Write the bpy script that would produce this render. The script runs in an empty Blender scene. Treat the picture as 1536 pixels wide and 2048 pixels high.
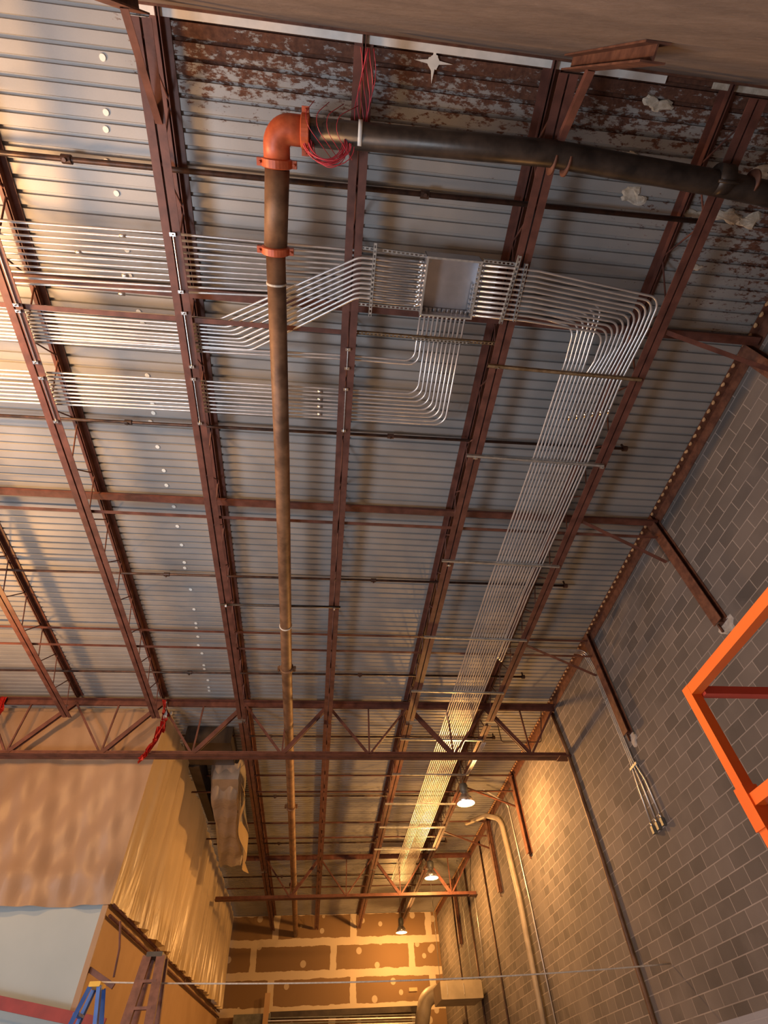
import bpy, bmesh, math, random
from mathutils import Vector, Matrix

# ------------------------------------------------------------------ camera, sky, lights, exposure
SC = bpy.context.scene
COL = SC.collection
rnd = random.Random(7)
S = 7.2                 # metres from the camera's height to the underside of the metal deck
EYE = 1.6               # camera height above the floor


def W(x, y, z):
    """metres, from distances measured in units of the camera-to-deck height, camera at the origin"""
    return Vector((x * S, y * S, EYE + z * S))


def P(x, y, z, zr):
    """a point on the height z, from readings taken on the height zr"""
    return W(x * z / zr, y * z / zr, z)


cam_data = bpy.data.cameras.new('camera')
cam = bpy.data.objects.new('camera', cam_data)
COL.objects.link(cam)
cam_data.sensor_fit = 'VERTICAL'
cam_data.sensor_height = 24.0
cam_data.lens = 24.0 * 1031.0 / 2048.0
cam_data.clip_start = 0.05
cam_data.clip_end = 200
yaw, pitch, roll = -0.1494, 0.8851, -0.0677
M = Matrix.Rotation(yaw, 3, 'Z') @ Matrix.Rotation(pitch, 3, 'X')
fwd, up0, rt0 = M @ Vector((0, 1, 0)), M @ Vector((0, 0, 1)), M @ Vector((1, 0, 0))
rt = math.cos(roll) * rt0 + math.sin(roll) * up0
up = -math.sin(roll) * rt0 + math.cos(roll) * up0
mw = Matrix((rt, up, -fwd)).transposed().to_4x4()
mw.translation = (0, 0, EYE)
cam.matrix_world = mw
SC.camera = cam

SC.view_settings.view_transform = 'Standard'
SC.view_settings.look = 'None'
SC.view_settings.gamma = 1
SC.view_settings.use_curve_mapping = False
SC.view_settings.exposure = 0.0

world = bpy.data.worlds.new('daylight outside')
SC.world = world
world.use_nodes = True
bg = world.node_tree.nodes['Background']
bg.inputs[0].default_value = (0.70, 0.80, 1.0, 1)
bg.inputs[1].default_value = 0.27


def lamp(name, kind, loc, energy, color, target=None, **kw):
    d = bpy.data.lights.new(name, kind)
    d.energy = energy
    d.color = color
    for k, v in kw.items():
        setattr(d, k, v)
    o = bpy.data.objects.new(name, d)
    COL.objects.link(o)
    o.location = loc
    if target is not None:
        o.rotation_euler = (Vector(target) - Vector(loc)).to_track_quat('-Z', 'Y').to_euler()
    return o


DAY = (0.79, 0.89, 1.0)
SOD = (1.0, 0.47, 0.13)
# unseen area lights added as daylight from the left, one small, one wide
lamp('unseen low daylight fill', 'AREA', (-5.2, 2.0, 0.5), 330, DAY, (0.5, 5.0, 8.8), shape='RECTANGLE', size=1.6, size_y=1.6)
lamp('unseen wide daylight fill', 'AREA', (-10.0, 5.0, 2.6), 330, DAY, (3.0, 6.0, 5.0), shape='RECTANGLE', size=5.0, size_y=4.0)
# the sodium high-bay lamp of the left row, outside the frame
lamp('unseen left row lamp', 'POINT', W(-0.84, 0.28, 0.72), 1400, (1.0, 0.52, 0.20), shadow_soft_size=0.40)
lamp('unseen left row lamp', 'POINT', W(-0.97, 1.20, 0.72), 300, SOD, shadow_soft_size=0.12)  # second point light, added out of view to warm the front sheet and deck
# unseen point light added behind the plastic sheets to warm them from inside
lamp('added sheet backlight', 'POINT', W(-0.95, 2.5, 0.70), 260, SOD, shadow_soft_size=0.3)

# ------------------------------------------------------------------ materials
MAT = {}


def nodes(name):
    m = bpy.data.materials.new(name)
    m.use_nodes = True
    nt = m.node_tree
    b = nt.nodes['Principled BSDF']
    MAT[name] = m
    return m, nt, b


def ramp(nt, fac, stops):
    r = nt.nodes.new('ShaderNodeValToRGB')
    el = r.color_ramp.elements
    while len(el) < len(stops):
        el.new(0.5)
    for e, (p, c) in zip(el, stops):
        e.position = p
        e.color = (*c, 1)
    nt.links.new(fac, r.inputs[0])
    return r.outputs[0]


def noise(nt, scale, detail=4, vec=None, rough=0.55):
    n = nt.nodes.new('ShaderNodeTexNoise')
    n.inputs['Scale'].default_value = scale
    n.inputs['Detail'].default_value = detail
    n.inputs['Roughness'].default_value = rough
    if vec is None:
        vec = nt.nodes.new('ShaderNodeNewGeometry').outputs['Position']
    nt.links.new(vec, n.inputs['Vector'])
    return n.outputs[0]


def math_(nt, op, a, b=None, clamp=False):
    n = nt.nodes.new('ShaderNodeMath')
    n.operation = op
    n.use_clamp = clamp
    for i, v in enumerate((a, b)):
        if v is None:
            continue
        if isinstance(v, (int, float)):
            n.inputs[i].default_value = v
        else:
            nt.links.new(v, n.inputs[i])
    return n.outputs[0]


def mix(nt, fac, a, b):
    n = nt.nodes.new('ShaderNodeMix')
    n.data_type = 'RGBA'
    for sock, v in ((n.inputs[0], fac), (n.inputs[6], a), (n.inputs[7], b)):
        if isinstance(v, tuple):
            sock.default_value = (*v, 1)
        elif isinstance(v, (int, float)):
            sock.default_value = v
        else:
            nt.links.new(v, sock)
    return n.outputs[2]


def bump(nt, b, h, strength=0.3, dist=0.01):
    n = nt.nodes.new('ShaderNodeBump')
    n.inputs['Strength'].default_value = strength
    n.inputs['Distance'].default_value = dist
    nt.links.new(h, n.inputs['Height'])
    nt.links.new(n.outputs[0], b.inputs['Normal'])


def mottled(name, c1, c2, scale=6, rough=0.6, metal=0.0, bmp=0.0, spread=(0.35, 0.65)):
    m, nt, b = nodes(name)
    f = noise(nt, scale)
    nt.links.new(ramp(nt, f, [(spread[0], c1), (spread[1], c2)]), b.inputs['Base Color'])
    b.inputs['Roughness'].default_value = rough
    b.inputs['Metallic'].default_value = metal
    if bmp:
        bump(nt, b, noise(nt, scale * 5), bmp, 0.005)
    return m


mottled('primer', (0.085, 0.030, 0.022), (0.155, 0.058, 0.042), 5, 0.55, 0, 0.2)
mottled('primer_rusty', (0.085, 0.030, 0.018), (0.17, 0.070, 0.040), 9, 0.7, 0, 0.3)
mottled('dark_pipe', (0.035, 0.022, 0.018), (0.10, 0.05, 0.035), 8, 0.45, 0.3)
mottled('black_pipe', (0.016, 0.013, 0.012), (0.05, 0.038, 0.032), 5, 0.38, 0.2, 0.15)
mottled('brown_pipe', (0.11, 0.055, 0.028), (0.24, 0.13, 0.070), 4, 0.55, 0.1, 0.2)
mottled('orange_fitting', (0.40, 0.075, 0.025), (0.55, 0.12, 0.045), 10, 0.45)
mottled('zinc', (0.62, 0.63, 0.64), (0.80, 0.80, 0.80), 12, 0.30, 1.0)
mottled('strut_zinc', (0.40, 0.43, 0.45), (0.60, 0.62, 0.62), 12, 0.42, 0.8)
mottled('rust_strut', (0.16, 0.10, 0.045), (0.30, 0.21, 0.12), 12, 0.6, 0.3)
mottled('box_zinc', (0.42, 0.43, 0.47), (0.56, 0.56, 0.60), 3, 0.38, 0.75)
mottled('copper_band', (0.9, 0.35, 0.18), (0.9, 0.45, 0.25), 3, 0.3, 0.6)
mottled('white_paint', (0.75, 0.76, 0.74), (0.86, 0.86, 0.84), 8, 0.6)
mottled('plug_white', (0.80, 0.86, 0.84), (0.88, 0.92, 0.90), 8, 0.5)
mottled('peeling', (0.42, 0.36, 0.28), (0.66, 0.62, 0.54), 12, 0.9, 0, 0.6)
mottled('closure_foam', (0.42, 0.25, 0.12), (0.62, 0.40, 0.22), 6, 0.8)
mottled('lift_orange', (0.78, 0.13, 0.015), (0.88, 0.17, 0.02), 2, 0.35)
mottled('lift_red', (0.55, 0.055, 0.03), (0.66, 0.08, 0.04), 2, 0.4)
mottled('red_tape', (0.50, 0.02, 0.015), (0.65, 0.04, 0.03), 20, 0.4)
mottled('crimson', (0.20, 0.010, 0.014), (0.27, 0.018, 0.02), 4, 0.5)
mottled('red_wire', (0.42, 0.03, 0.05), (0.60, 0.06, 0.08), 3, 0.4)
mottled('black_rubber', (0.02, 0.02, 0.02), (0.04, 0.035, 0.03), 10, 0.5)
mottled('blue_fiberglass', (0.03, 0.10, 0.38), (0.05, 0.14, 0.46), 4, 0.5)
mottled('yellow_plastic', (0.62, 0.38, 0.04), (0.72, 0.46, 0.06), 4, 0.5)
mottled('brown_fiberglass', (0.12, 0.045, 0.03), (0.2, 0.08, 0.05), 10, 0.6)
mottled('rope', (0.50, 0.46, 0.40), (0.66, 0.62, 0.55), 30, 0.8)
mottled('tan_pipe', (0.30, 0.25, 0.19), (0.40, 0.34, 0.26), 3, 0.5)
mottled('dark_duct', (0.03, 0.022, 0.018), (0.06, 0.045, 0.035), 3, 0.5, 0.3)
mottled('floor_slab', (0.30, 0.28, 0.26), (0.42, 0.40, 0.38), 0.8, 0.8)
mottled('patch_mortar', (0.30, 0.28, 0.26), (0.45, 0.42, 0.40), 12, 0.9, 0, 0.5)
mottled('reflector', (0.75, 0.75, 0.75), (0.85, 0.85, 0.85), 5, 0.25, 0.9)
mottled('grey_steel', (0.13, 0.14, 0.13), (0.22, 0.23, 0.22), 5, 0.5, 0.5)
mottled('heater_panel', (0.35, 0.30, 0.22), (0.45, 0.38, 0.28), 2, 0.4, 0.5)


def tinted_zinc():
    m, nt, b = nodes('zinc_run')
    f = noise(nt, 3.0, 3)
    nt.links.new(ramp(nt, f, [(0.3, (0.52, 0.53, 0.56)), (0.7, (0.74, 0.74, 0.75))]), b.inputs['Base Color'])
    nt.links.new(ramp(nt, noise(nt, 14, 2), [(0.3, (0.30,) * 3), (0.7, (0.42,) * 3)]), b.inputs['Roughness'])
    b.inputs['Metallic'].default_value = 0.72


tinted_zinc()


def deck_material():
    m, nt, b = nodes('deck_metal')
    g = nt.nodes.new('ShaderNodeNewGeometry')
    sep = nt.nodes.new('ShaderNodeSeparateXYZ')
    nt.links.new(g.outputs['Position'], sep.inputs[0])
    # weathered sheets, each a slightly different grey
    base = ramp(nt, noise(nt, 0.8, 3), [(0.35, (0.30, 0.305, 0.31)), (0.65, (0.40, 0.405, 0.41))])
    fine = noise(nt, 60, 2)
    base = mix(nt, math_(nt, 'MULTIPLY', fine, 0.25), base, (0.24, 0.25, 0.26))
    # rust stains: leaks along the rear wall and in the rear right corner
    near = math_(nt, 'SUBTRACT', 1.0, math_(nt, 'MULTIPLY', math_(nt, 'ADD', sep.outputs[1], 0.5), 0.80), True)
    xr = math_(nt, 'MULTIPLY', math_(nt, 'SUBTRACT', sep.outputs[0], 2.6), 0.24)
    yr = math_(nt, 'MULTIPLY', math_(nt, 'SUBTRACT', 2.9, sep.outputs[1]), 0.5, True)
    corner = math_(nt, 'MULTIPLY', xr, yr, True)
    left = math_(nt, 'MULTIPLY', math_(nt, 'ADD', sep.outputs[0], 2.6), 1.2, True)
    near = math_(nt, 'MULTIPLY', near, left)
    env = math_(nt, 'MAXIMUM', near, corner)
    mp = nt.nodes.new('ShaderNodeMapping')
    mp.inputs['Scale'].default_value = (1.0, 2.2, 1.0)
    nt.links.new(g.outputs['Position'], mp.inputs[0])
    nz = noise(nt, 8.0, 8, mp.outputs[0], 0.72)
    t = math_(nt, 'SUBTRACT', math_(nt, 'ADD', math_(nt, 'MULTIPLY', env, 0.36), nz), 0.68)
    msk = math_(nt, 'MULTIPLY', t, 14.0, True)
    rust = ramp(nt, noise(nt, 22, 4), [(0.3, (0.070, 0.028, 0.018)), (0.7, (0.15, 0.065, 0.040))])
    nt.links.new(mix(nt, msk, base, rust), b.inputs['Base Color'])
    nt.links.new(math_(nt, 'ADD', math_(nt, 'MULTIPLY', msk, 0.3), 0.52), b.inputs['Roughness'])
    nt.links.new(math_(nt, 'MULTIPLY', math_(nt, 'SUBTRACT', 1.0, msk), 0.22), b.inputs['Metallic'])
    bump(nt, b, noise(nt, 40, 3), 0.15, 0.003)


deck_material()


def block_material():
    m, nt, b = nodes('concrete_block')
    g = nt.nodes.new('ShaderNodeNewGeometry')
    sep = nt.nodes.new('ShaderNodeSeparateXYZ')
    nt.links.new(g.outputs['Position'], sep.inputs[0])
    cmb = nt.nodes.new('ShaderNodeCombineXYZ')
    nt.links.new(sep.outputs[1], cmb.inputs[0])
    nt.links.new(sep.outputs[2], cmb.inputs[1])
    br = nt.nodes.new('ShaderNodeTexBrick')
    nt.links.new(cmb.outputs[0], br.inputs['Vector'])
    br.inputs['Scale'].default_value = 1.0
    br.inputs['Brick Width'].default_value = 0.4064
    br.inputs['Row Height'].default_value = 0.2032
    br.inputs['Mortar Size'].default_value = 0.0075
    br.inputs['Mortar Smooth'].default_value = 0.2
    br.inputs['Bias'].default_value = 0.0
    br.inputs['Color1'].default_value = (0.105, 0.090, 0.083, 1)
    br.inputs['Color2'].default_value = (0.19, 0.162, 0.148, 1)
    br.inputs['Mortar'].default_value = (0.38, 0.33, 0.30, 1)
    n1 = ramp(nt, noise(nt, 0.55, 4), [(0.3, (0.62, 0.62, 0.62)), (0.7, (1.1, 1.1, 1.1))])
    mul = nt.nodes.new('ShaderNodeMix')
    mul.data_type = 'RGBA'
    mul.blend_type = 'MULTIPLY'
    mul.inputs[0].default_value = 1
    nt.links.new(br.outputs['Color'], mul.inputs[6])
    nt.links.new(n1, mul.inputs[7])
    fac = math_(nt, 'MULTIPLY', noise(nt, 90, 2), 0.3)
    # mortar-smeared areas where the joints fade
    smear = ramp(nt, noise(nt, 0.9, 5), [(0.52, (0, 0, 0)), (0.68, (0.7, 0.7, 0.7))])
    c = mix(nt, smear, mul.outputs[2], (0.175, 0.150, 0.138))
    # lighter paint band on the lowest 2.5 m
    band = math_(nt, 'LESS_THAN', sep.outputs[2], EYE + 0.126 * S)
    c = mix(nt, fac, c, (0.11, 0.10, 0.095))
    c = mix(nt, math_(nt, 'MULTIPLY', band, 0.8), c, (0.32, 0.33, 0.38))
    nt.links.new(c, b.inputs['Base Color'])
    b.inputs['Roughness'].default_value = 0.88
    h = math_(nt, 'ADD', math_(nt, 'MULTIPLY', br.outputs['Fac'], -1.0), math_(nt, 'MULTIPLY', noise(nt, 70, 3), 0.35))
    bump(nt, b, h, 0.5, 0.006)


block_material()


def drywall_material():
    m, nt, b = nodes('taped_drywall')
    g = nt.nodes.new('ShaderNodeNewGeometry')
    sep = nt.nodes.new('ShaderNodeSeparateXYZ')
    nt.links.new(g.outputs['Position'], sep.inputs[0])
    cmb = nt.nodes.new('ShaderNodeCombineXYZ')
    wob = math_(nt, 'MULTIPLY', noise(nt, 2.2, 3), 0.16)
    nt.links.new(math_(nt, 'ADD', sep.outputs[0], math_(nt, 'ADD', wob, 1.75)), cmb.inputs[0])
    nt.links.new(math_(nt, 'ADD', sep.outputs[2], math_(nt, 'ADD', wob, 0.30)), cmb.inputs[1])
    br = nt.nodes.new('ShaderNodeTexBrick')
    nt.links.new(cmb.outputs[0], br.inputs['Vector'])
    br.offset = 0.25
    br.inputs['Scale'].default_value = 1.0
    br.inputs['Brick Width'].default_value = 3.66
    br.inputs['Row Height'].default_value = 1.16
    br.inputs['Mortar Size'].default_value = 0.145
    br.inputs['Mortar Smooth'].default_value = 0.0
    br.inputs['Color1'].default_value = (0.25, 0.155, 0.080, 1)
    br.inputs['Color2'].default_value = (0.22, 0.135, 0.070, 1)
    br.inputs['Mortar'].default_value = (0.62, 0.52, 0.40, 1)
    vo = nt.nodes.new('ShaderNodeTexVoronoi')
    vo.inputs['Scale'].default_value = 1.5
    nt.links.new(g.outputs['Position'], vo.inputs['Vector'])
    spot = math_(nt, 'LESS_THAN', vo.outputs['Distance'], 0.20)
    nt.links.new(mix(nt, math_(nt, 'MULTIPLY', spot, 0.8), br.outputs['Color'], (0.58, 0.49, 0.38)), b.inputs['Base Color'])
    b.inputs['Roughness'].default_value = 0.85


drywall_material()


def rear_wall_material():
    m, nt, b = nodes('smeared_concrete')
    g = nt.nodes.new('ShaderNodeNewGeometry')
    mp = nt.nodes.new('ShaderNodeMapping')
    mp.inputs['Scale'].default_value = (0.8, 1.0, 1.3)
    nt.links.new(g.outputs['Position'], mp.inputs[0])
    f = noise(nt, 1.6, 6, mp.outputs[0], 0.6)
    c = ramp(nt, f, [(0.3, (0.14, 0.112, 0.102)), (0.7, (0.23, 0.188, 0.17))])
    streak = ramp(nt, noise(nt, 9, 3, mp.outputs[0]), [(0.68, (0, 0, 0)), (0.74, (0.25, 0.25, 0.25))])
    c = mix(nt, streak, c, (0.45, 0.37, 0.32))
    nt.links.new(c, b.inputs['Base Color'])
    b.inputs['Roughness'].default_value = 0.9
    bump(nt, b, noise(nt, 7, 6, mp.outputs[0]), 0.6, 0.03)


rear_wall_material()


def sheet_material(name, c1, c2, wr=1.0, rough=0.22, trans=0.3, stretch=(3.0, 3.0, 0.5)):
    m = bpy.data.materials.new(name)
    m.use_nodes = True
    MAT[name] = m
    nt = m.node_tree
    b = nt.nodes['Principled BSDF']
    out = nt.nodes['Material Output']
    g = nt.nodes.new('ShaderNodeNewGeometry')
    mp = nt.nodes.new('ShaderNodeMapping')
    mp.inputs['Scale'].default_value = stretch
    nt.links.new(g.outputs['Position'], mp.inputs[0])
    n = noise(nt, 1.1, 6, mp.outputs[0], 0.55)
    col = ramp(nt, noise(nt, 0.5, 3), [(0.3, c1), (0.7, c2)])
    nt.links.new(col, b.inputs['Base Color'])
    b.inputs['Roughness'].default_value = rough
    bump(nt, b, n, 0.55 * wr, 0.12)
    tr = nt.nodes.new('ShaderNodeBsdfTranslucent')
    nt.links.new(col, tr.inputs[0])
    mx = nt.nodes.new('ShaderNodeMixShader')
    mx.inputs[0].default_value = trans
    nt.links.new(b.outputs[0], mx.inputs[1])
    nt.links.new(tr.outputs[0], mx.inputs[2])
    nt.links.new(mx.outputs[0], out.inputs[0])


sheet_material('poly_sheet', (0.38, 0.25, 0.16), (0.50, 0.34, 0.22), 0.55, 0.42, 0.3, (1.0, 1.0, 0.28))
sheet_material('poly_curtain', (0.60, 0.46, 0.27), (0.72, 0.57, 0.36), 0.6, 0.28, 0.25, (2.0, 2.0, 0.25))
sheet_material('poly_clear', (0.50, 0.44, 0.38), (0.62, 0.56, 0.50), 1.0, 0.15, 0.3)
mottled('white_board', (0.32, 0.40, 0.43), (0.38, 0.46, 0.49), 0.5, 0.6)
mottled('tan_board', (0.42, 0.27, 0.15), (0.50, 0.33, 0.19), 0.7, 0.7)


def glow(name, color, strength):
    m = bpy.data.materials.new(name)
    m.use_nodes = True
    nt = m.node_tree
    nt.nodes.remove(nt.nodes['Principled BSDF'])
    e = nt.nodes.new('ShaderNodeEmission')
    e.inputs[0].default_value = (*color, 1)
    e.inputs[1].default_value = strength
    nt.links.new(e.outputs[0], nt.nodes['Material Output'].inputs[0])
    MAT[name] = m


glow('lamp_glow', (1.0, 0.80, 0.45), 9.0)
glow('lamp_glow_hot', (1.0, 0.86, 0.55), 60.0)

# ------------------------------------------------------------------ mesh helpers


def tag(o, label=None, cat=None, group=None, kind=None):
    for k, v in (('label', label), ('category', cat), ('group', group), ('kind', kind)):
        if v:
            o[k] = v
    return o


def link(name, me, mat=None, parent=None):
    o = bpy.data.objects.new(name, me)
    if mat and not me.materials:
        me.materials.append(MAT[mat])
    COL.objects.link(o)
    if parent is not None:
        o.parent = parent
    return o


def obj(name, bm, mat, parent=None, smooth=False, origin=None):
    """one mesh object; geometry is given in world metres, and moved into the parent's space or to its own origin"""
    bmesh.ops.recalc_face_normals(bm, faces=bm.faces[:])
    if parent is not None:
        bmesh.ops.translate(bm, verts=bm.verts, vec=-world_loc(parent))
    elif origin is None:
        c = sum((v.co for v in bm.verts), Vector()) / max(1, len(bm.verts))
        origin = c
    if parent is None:
        bmesh.ops.translate(bm, verts=bm.verts, vec=-Vector(origin))
    me = bpy.data.meshes.new(name)
    bm.to_mesh(me)
    bm.free()
    if smooth:
        for p in me.polygons:
            p.use_smooth = True
    o = link(name, me, mat, parent)
    if parent is None:
        o.location = origin
    return o


def world_loc(o):
    v = Vector(o.location)
    while o.parent is not None:
        o = o.parent
        v += Vector(o.location)
    return v


def empty(name, loc, label, cat, group=None):
    o = bpy.data.objects.new(name, None)
    o.empty_display_size = 0.1
    COL.objects.link(o)
    o.location = loc
    return tag(o, label, cat, group)


def bm_box(bm, lo, hi):
    lo, hi = Vector(lo), Vector(hi)
    vs = [bm.verts.new((x, y, z)) for x in (lo.x, hi.x) for y in (lo.y, hi.y) for z in (lo.z, hi.z)]
    for f in ((0, 1, 3, 2), (4, 6, 7, 5), (0, 4, 5, 1), (2, 3, 7, 6), (0, 2, 6, 4), (1, 5, 7, 3)):
        bm.faces.new([vs[i] for i in f])
    return bm


def box(lo, hi):
    return bm_box(bmesh.new(), lo, hi)


def frame_of(d, ref=Vector((0, 0, 1))):
    d = d.normalized()
    if abs(d.dot(ref)) > 0.98:
        ref = Vector((1, 0, 0))
    s = d.cross(ref).normalized()
    return s, s.cross(d).normalized()


def bm_extrude(bm, prof, a, b, ref=Vector((0, 0, 1)), caps=True):
    """sweep a closed 2-D profile (side, up) from a to b"""
    a, b = Vector(a), Vector(b)
    s, u = frame_of(b - a, ref)
    r0 = [bm.verts.new(a + s * p[0] + u * p[1]) for p in prof]
    r1 = [bm.verts.new(b + s * p[0] + u * p[1]) for p in prof]
    n = len(prof)
    for i in range(n):
        bm.faces.new((r0[i], r0[(i + 1) % n], r1[(i + 1) % n], r1[i]))
    if caps:
        bm.faces.new(r0[::-1])
        bm.faces.new(r1)
    return bm


def rect(w, h):
    return [(-w / 2, -h / 2), (w / 2, -h / 2), (w / 2, h / 2), (-w / 2, h / 2)]


def bar(a, b, w, h, ref=Vector((0, 0, 1))):
    return bm_extrude(bmesh.new(), rect(w, h), a, b, ref)


def circle(r, n=8):
    return [(r * math.cos(2 * math.pi * i / n), r * math.sin(2 * math.pi * i / n)) for i in range(n)]


def bm_tube(bm, pts, r, n=8, caps=True, radii=None):
    pts = [Vector(p) for p in pts]
    rings = []
    s = u = None
    for i, p in enumerate(pts):
        if i == 0:
            d = pts[1] - pts[0]
        elif i == len(pts) - 1:
            d = pts[-1] - pts[-2]
        else:
            d = (pts[i + 1] - p).normalized() + (p - pts[i - 1]).normalized()
        d.normalize()
        if s is None:
            s, u = frame_of(d)
        else:
            s = (s - d * s.dot(d)).normalized()
            u = s.cross(d).normalized()
        rr = radii[i] if radii else r
        rings.append([bm.verts.new(p + s * x * rr + u * y * rr) for x, y in circle(1, n)])
    for a, b in zip(rings, rings[1:]):
        for i in range(n):
            bm.faces.new((a[i], a[(i + 1) % n], b[(i + 1) % n], b[i]))
    if caps:
        bm.faces.new(rings[0][::-1])
        bm.faces.new(rings[-1])
    return bm


def fillet(pts, rad, seg=7):
    pts = [Vector(p) for p in pts]
    out = [pts[0]]
    for i in range(1, len(pts) - 1):
        p, q, r_ = pts[i - 1], pts[i], pts[i + 1]
        a, b = (p - q), (r_ - q)
        la, lb = a.length, b.length
        a.normalize(); b.normalize()
        ang = a.angle(b)
        if ang > math.pi - 0.02:
            out.append(q); continue
        t = min(rad / math.tan(ang / 2), la * 0.49, lb * 0.49)
        R = t * math.tan(ang / 2)
        bis = (a + b).normalized()
        c = q + bis * (R / math.sin(ang / 2))
        v0 = q + a * t - c
        v1 = q + b * t - c
        tot = v0.angle(v1)
        for k in range(seg + 1):
            f = k / seg
            w0 = math.sin((1 - f) * tot) / math.sin(tot)
            w1 = math.sin(f * tot) / math.sin(tot)
            out.append(c + v0 * w0 + v1 * w1)
    out.append(pts[-1])
    return out


def bm_lathe(bm, prof, base, n=24, axis=Vector((0, 0, 1))):
    """revolve (radius, height) pairs about axis through base"""
    s, u = frame_of(axis)
    rings = []
    for r, h in prof:
        rings.append([bm.verts.new(Vector(base) + axis * h + (s * math.cos(2 * math.pi * i / n) + u * math.sin(2 * math.pi * i / n)) * max(r, 1e-4)) for i in range(n)])
    for a, b in zip(rings, rings[1:]):
        for i in range(n):
            bm.faces.new((a[i], a[(i + 1) % n], b[(i + 1) % n], b[i]))
    return bm


ORD = ['first', 'second', 'third', 'fourth', 'fifth', 'sixth', 'seventh', 'eighth', 'ninth', 'tenth', 'eleventh',
       'twelfth', 'thirteenth', 'fourteenth', 'fifteenth', 'sixteenth', 'seventeenth']

# ------------------------------------------------------------------ the setting
DECK = EYE + S
XW = 0.828 * S          # face of the block wall on the right
YB = -0.066 * S         # face of the wall behind the camera
YE = 4.33 * S           # face of the drywall at the far end
XL = -13.0

tag(obj('floor', box((XL, YB, -0.15), (XW, YE, 0)), 'floor_slab'), kind='structure')
tag(obj('wall_right', box((XW, YB - 0.3, 0), (XW + 0.3, YE, DECK + 0.1)), 'concrete_block'), kind='structure')
tag(obj('wall_rear', box((XL, YB - 0.3, 0), (XW, YB, DECK - 0.03)), 'smeared_concrete'), kind='structure')
tag(obj('wall_far', box((XL, YE, 0), (XW, YE + 0.2, DECK - 0.02)), 'taped_drywall'), kind='structure')


def deck():
    bm = bmesh.new()
    pitch = 0.1524
    y = YB - 0.05
    prof = []
    n = 0
    while y < YE + 0.2:
        prof += [(y, 0.0), (y + 0.108, 0.0), (y + 0.116, 0.036), (y + 0.144, 0.036)]
        y += pitch
    prof.append((y, 0.0))
    xs = [XL, -6, -2, 2, XW + 0.05]
    rows = [[bm.verts.new((x, py, DECK + pz)) for py, pz in prof] for x in xs]
    for a, b in zip(rows, rows[1:]):
        for i in range(len(prof) - 1):
            bm.faces.new((a[i], a[i + 1], b[i + 1], b[i]))
    # roof build-up on top of the deck, so that it has its thickness
    bm_box(bm, (XL, YB - 0.05, DECK + 0.045), (XW + 0.05, YE + 0.2, DECK + 0.2))
    return bm


tag(obj('ceiling', deck(), 'deck_metal'), kind='structure')

# steel bearing angle with its line of white paint along the rear wall
tag(obj('trim_1', box((XL, YB, DECK - 0.10), (XW, YB + 0.02, DECK)), 'primer_rusty'), kind='structure')
tag(obj('trim_2', box((-2.3, YB + 0.02, DECK - 0.035), (3.35, YB + 0.085, DECK - 0.004)), 'white_paint'), kind='structure')
tag(obj('trim_3', box((3.9, YB + 0.02, DECK - 0.035), (5.7, YB + 0.075, DECK - 0.004)), 'peeling'), kind='structure')

# ------------------------------------------------------------------ wall ledger with the deck-flute closures
led = empty('ledger_angle', (XW, 0, DECK - 0.12), 'rusty ledger angle along the top of the right block wall, dotted with tan closures', 'ledger')
bm = bmesh.new()
bm_box(bm, (XW - 0.012, YB + 0.1, DECK - 0.20), (XW - 0.001, YE, DECK - 0.01))
bm_box(bm, (XW - 0.13, YB + 0.1, DECK - 0.022), (XW - 0.012, YE, DECK - 0.01))
obj('angle', bm, 'primer_rusty', led)
cm = None
k = 0
y = YB - 0.05 + 0.126
ys = []
while y < YE:
    ys.append(y)
    y += 0.1524
ys = [y for y in ys if y > 1.4]
for i, y in enumerate(ys[:99]):
    if cm is None:
        b = bmesh.new()
        bmesh.ops.create_icosphere(b, subdivisions=2, radius=0.5)
        for v in b.verts:
            v.co = Vector((v.co.x * 0.05, v.co.y * 0.085, v.co.z * 0.06)) * (1 + rnd.uniform(-.12, .12))
        cm = bpy.data.meshes.new('flute_closure')
        b.to_mesh(cm)
        b.free()
        cm.materials.append(MAT['closure_foam'])
    o = link('flute_closure', cm, None, led)
    o.location = (-0.105, y, 0.098 + rnd.uniform(-.004, .004))
    o.rotation_euler = (rnd.uniform(-.2, .2), 0, rnd.uniform(-.25, .25))
bm = bmesh.new()
for y in ys[99:]:
    bm_box(bm, (XW - 0.13, y - 0.035, DECK - 0.05), (XW - 0.08, y + 0.035, DECK - 0.022))
tag(obj('flute_closures', bm, 'closure_foam', led), kind='stuff')

# ------------------------------------------------------------------ bar joists
ZB = EYE + 0.912 * S     # underside of the joist bottom chords
JX = [-1.105, -0.828, -0.551, -0.275, 0.009, 0.289, 0.569]
GY = [1.67, 3.17]        # girders
BAYS = [(YB, GY[0] * S), (GY[0] * S, GY[1] * S), (GY[1] * S, YE)]
LEG, GAP, TH = 0.088, 0.022, 0.009


def angle_pair(bm, a, b, leg=LEG, gap=GAP, th=TH, flip=1):
    """two steel angles back to back; flip=1: flat legs at the bottom, standing legs up"""
    for sgn in (-1, 1):
        g = gap / 2
        pr = [(sgn * g, 0), (sgn * (g + leg), 0), (sgn * (g + leg), flip * th), (sgn * (g + th), flip * th), (sgn * (g + th), flip * leg), (sgn * g, flip * leg)]
        bm_extrude(bm, pr, a, b)


WEBMESH = {}


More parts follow.
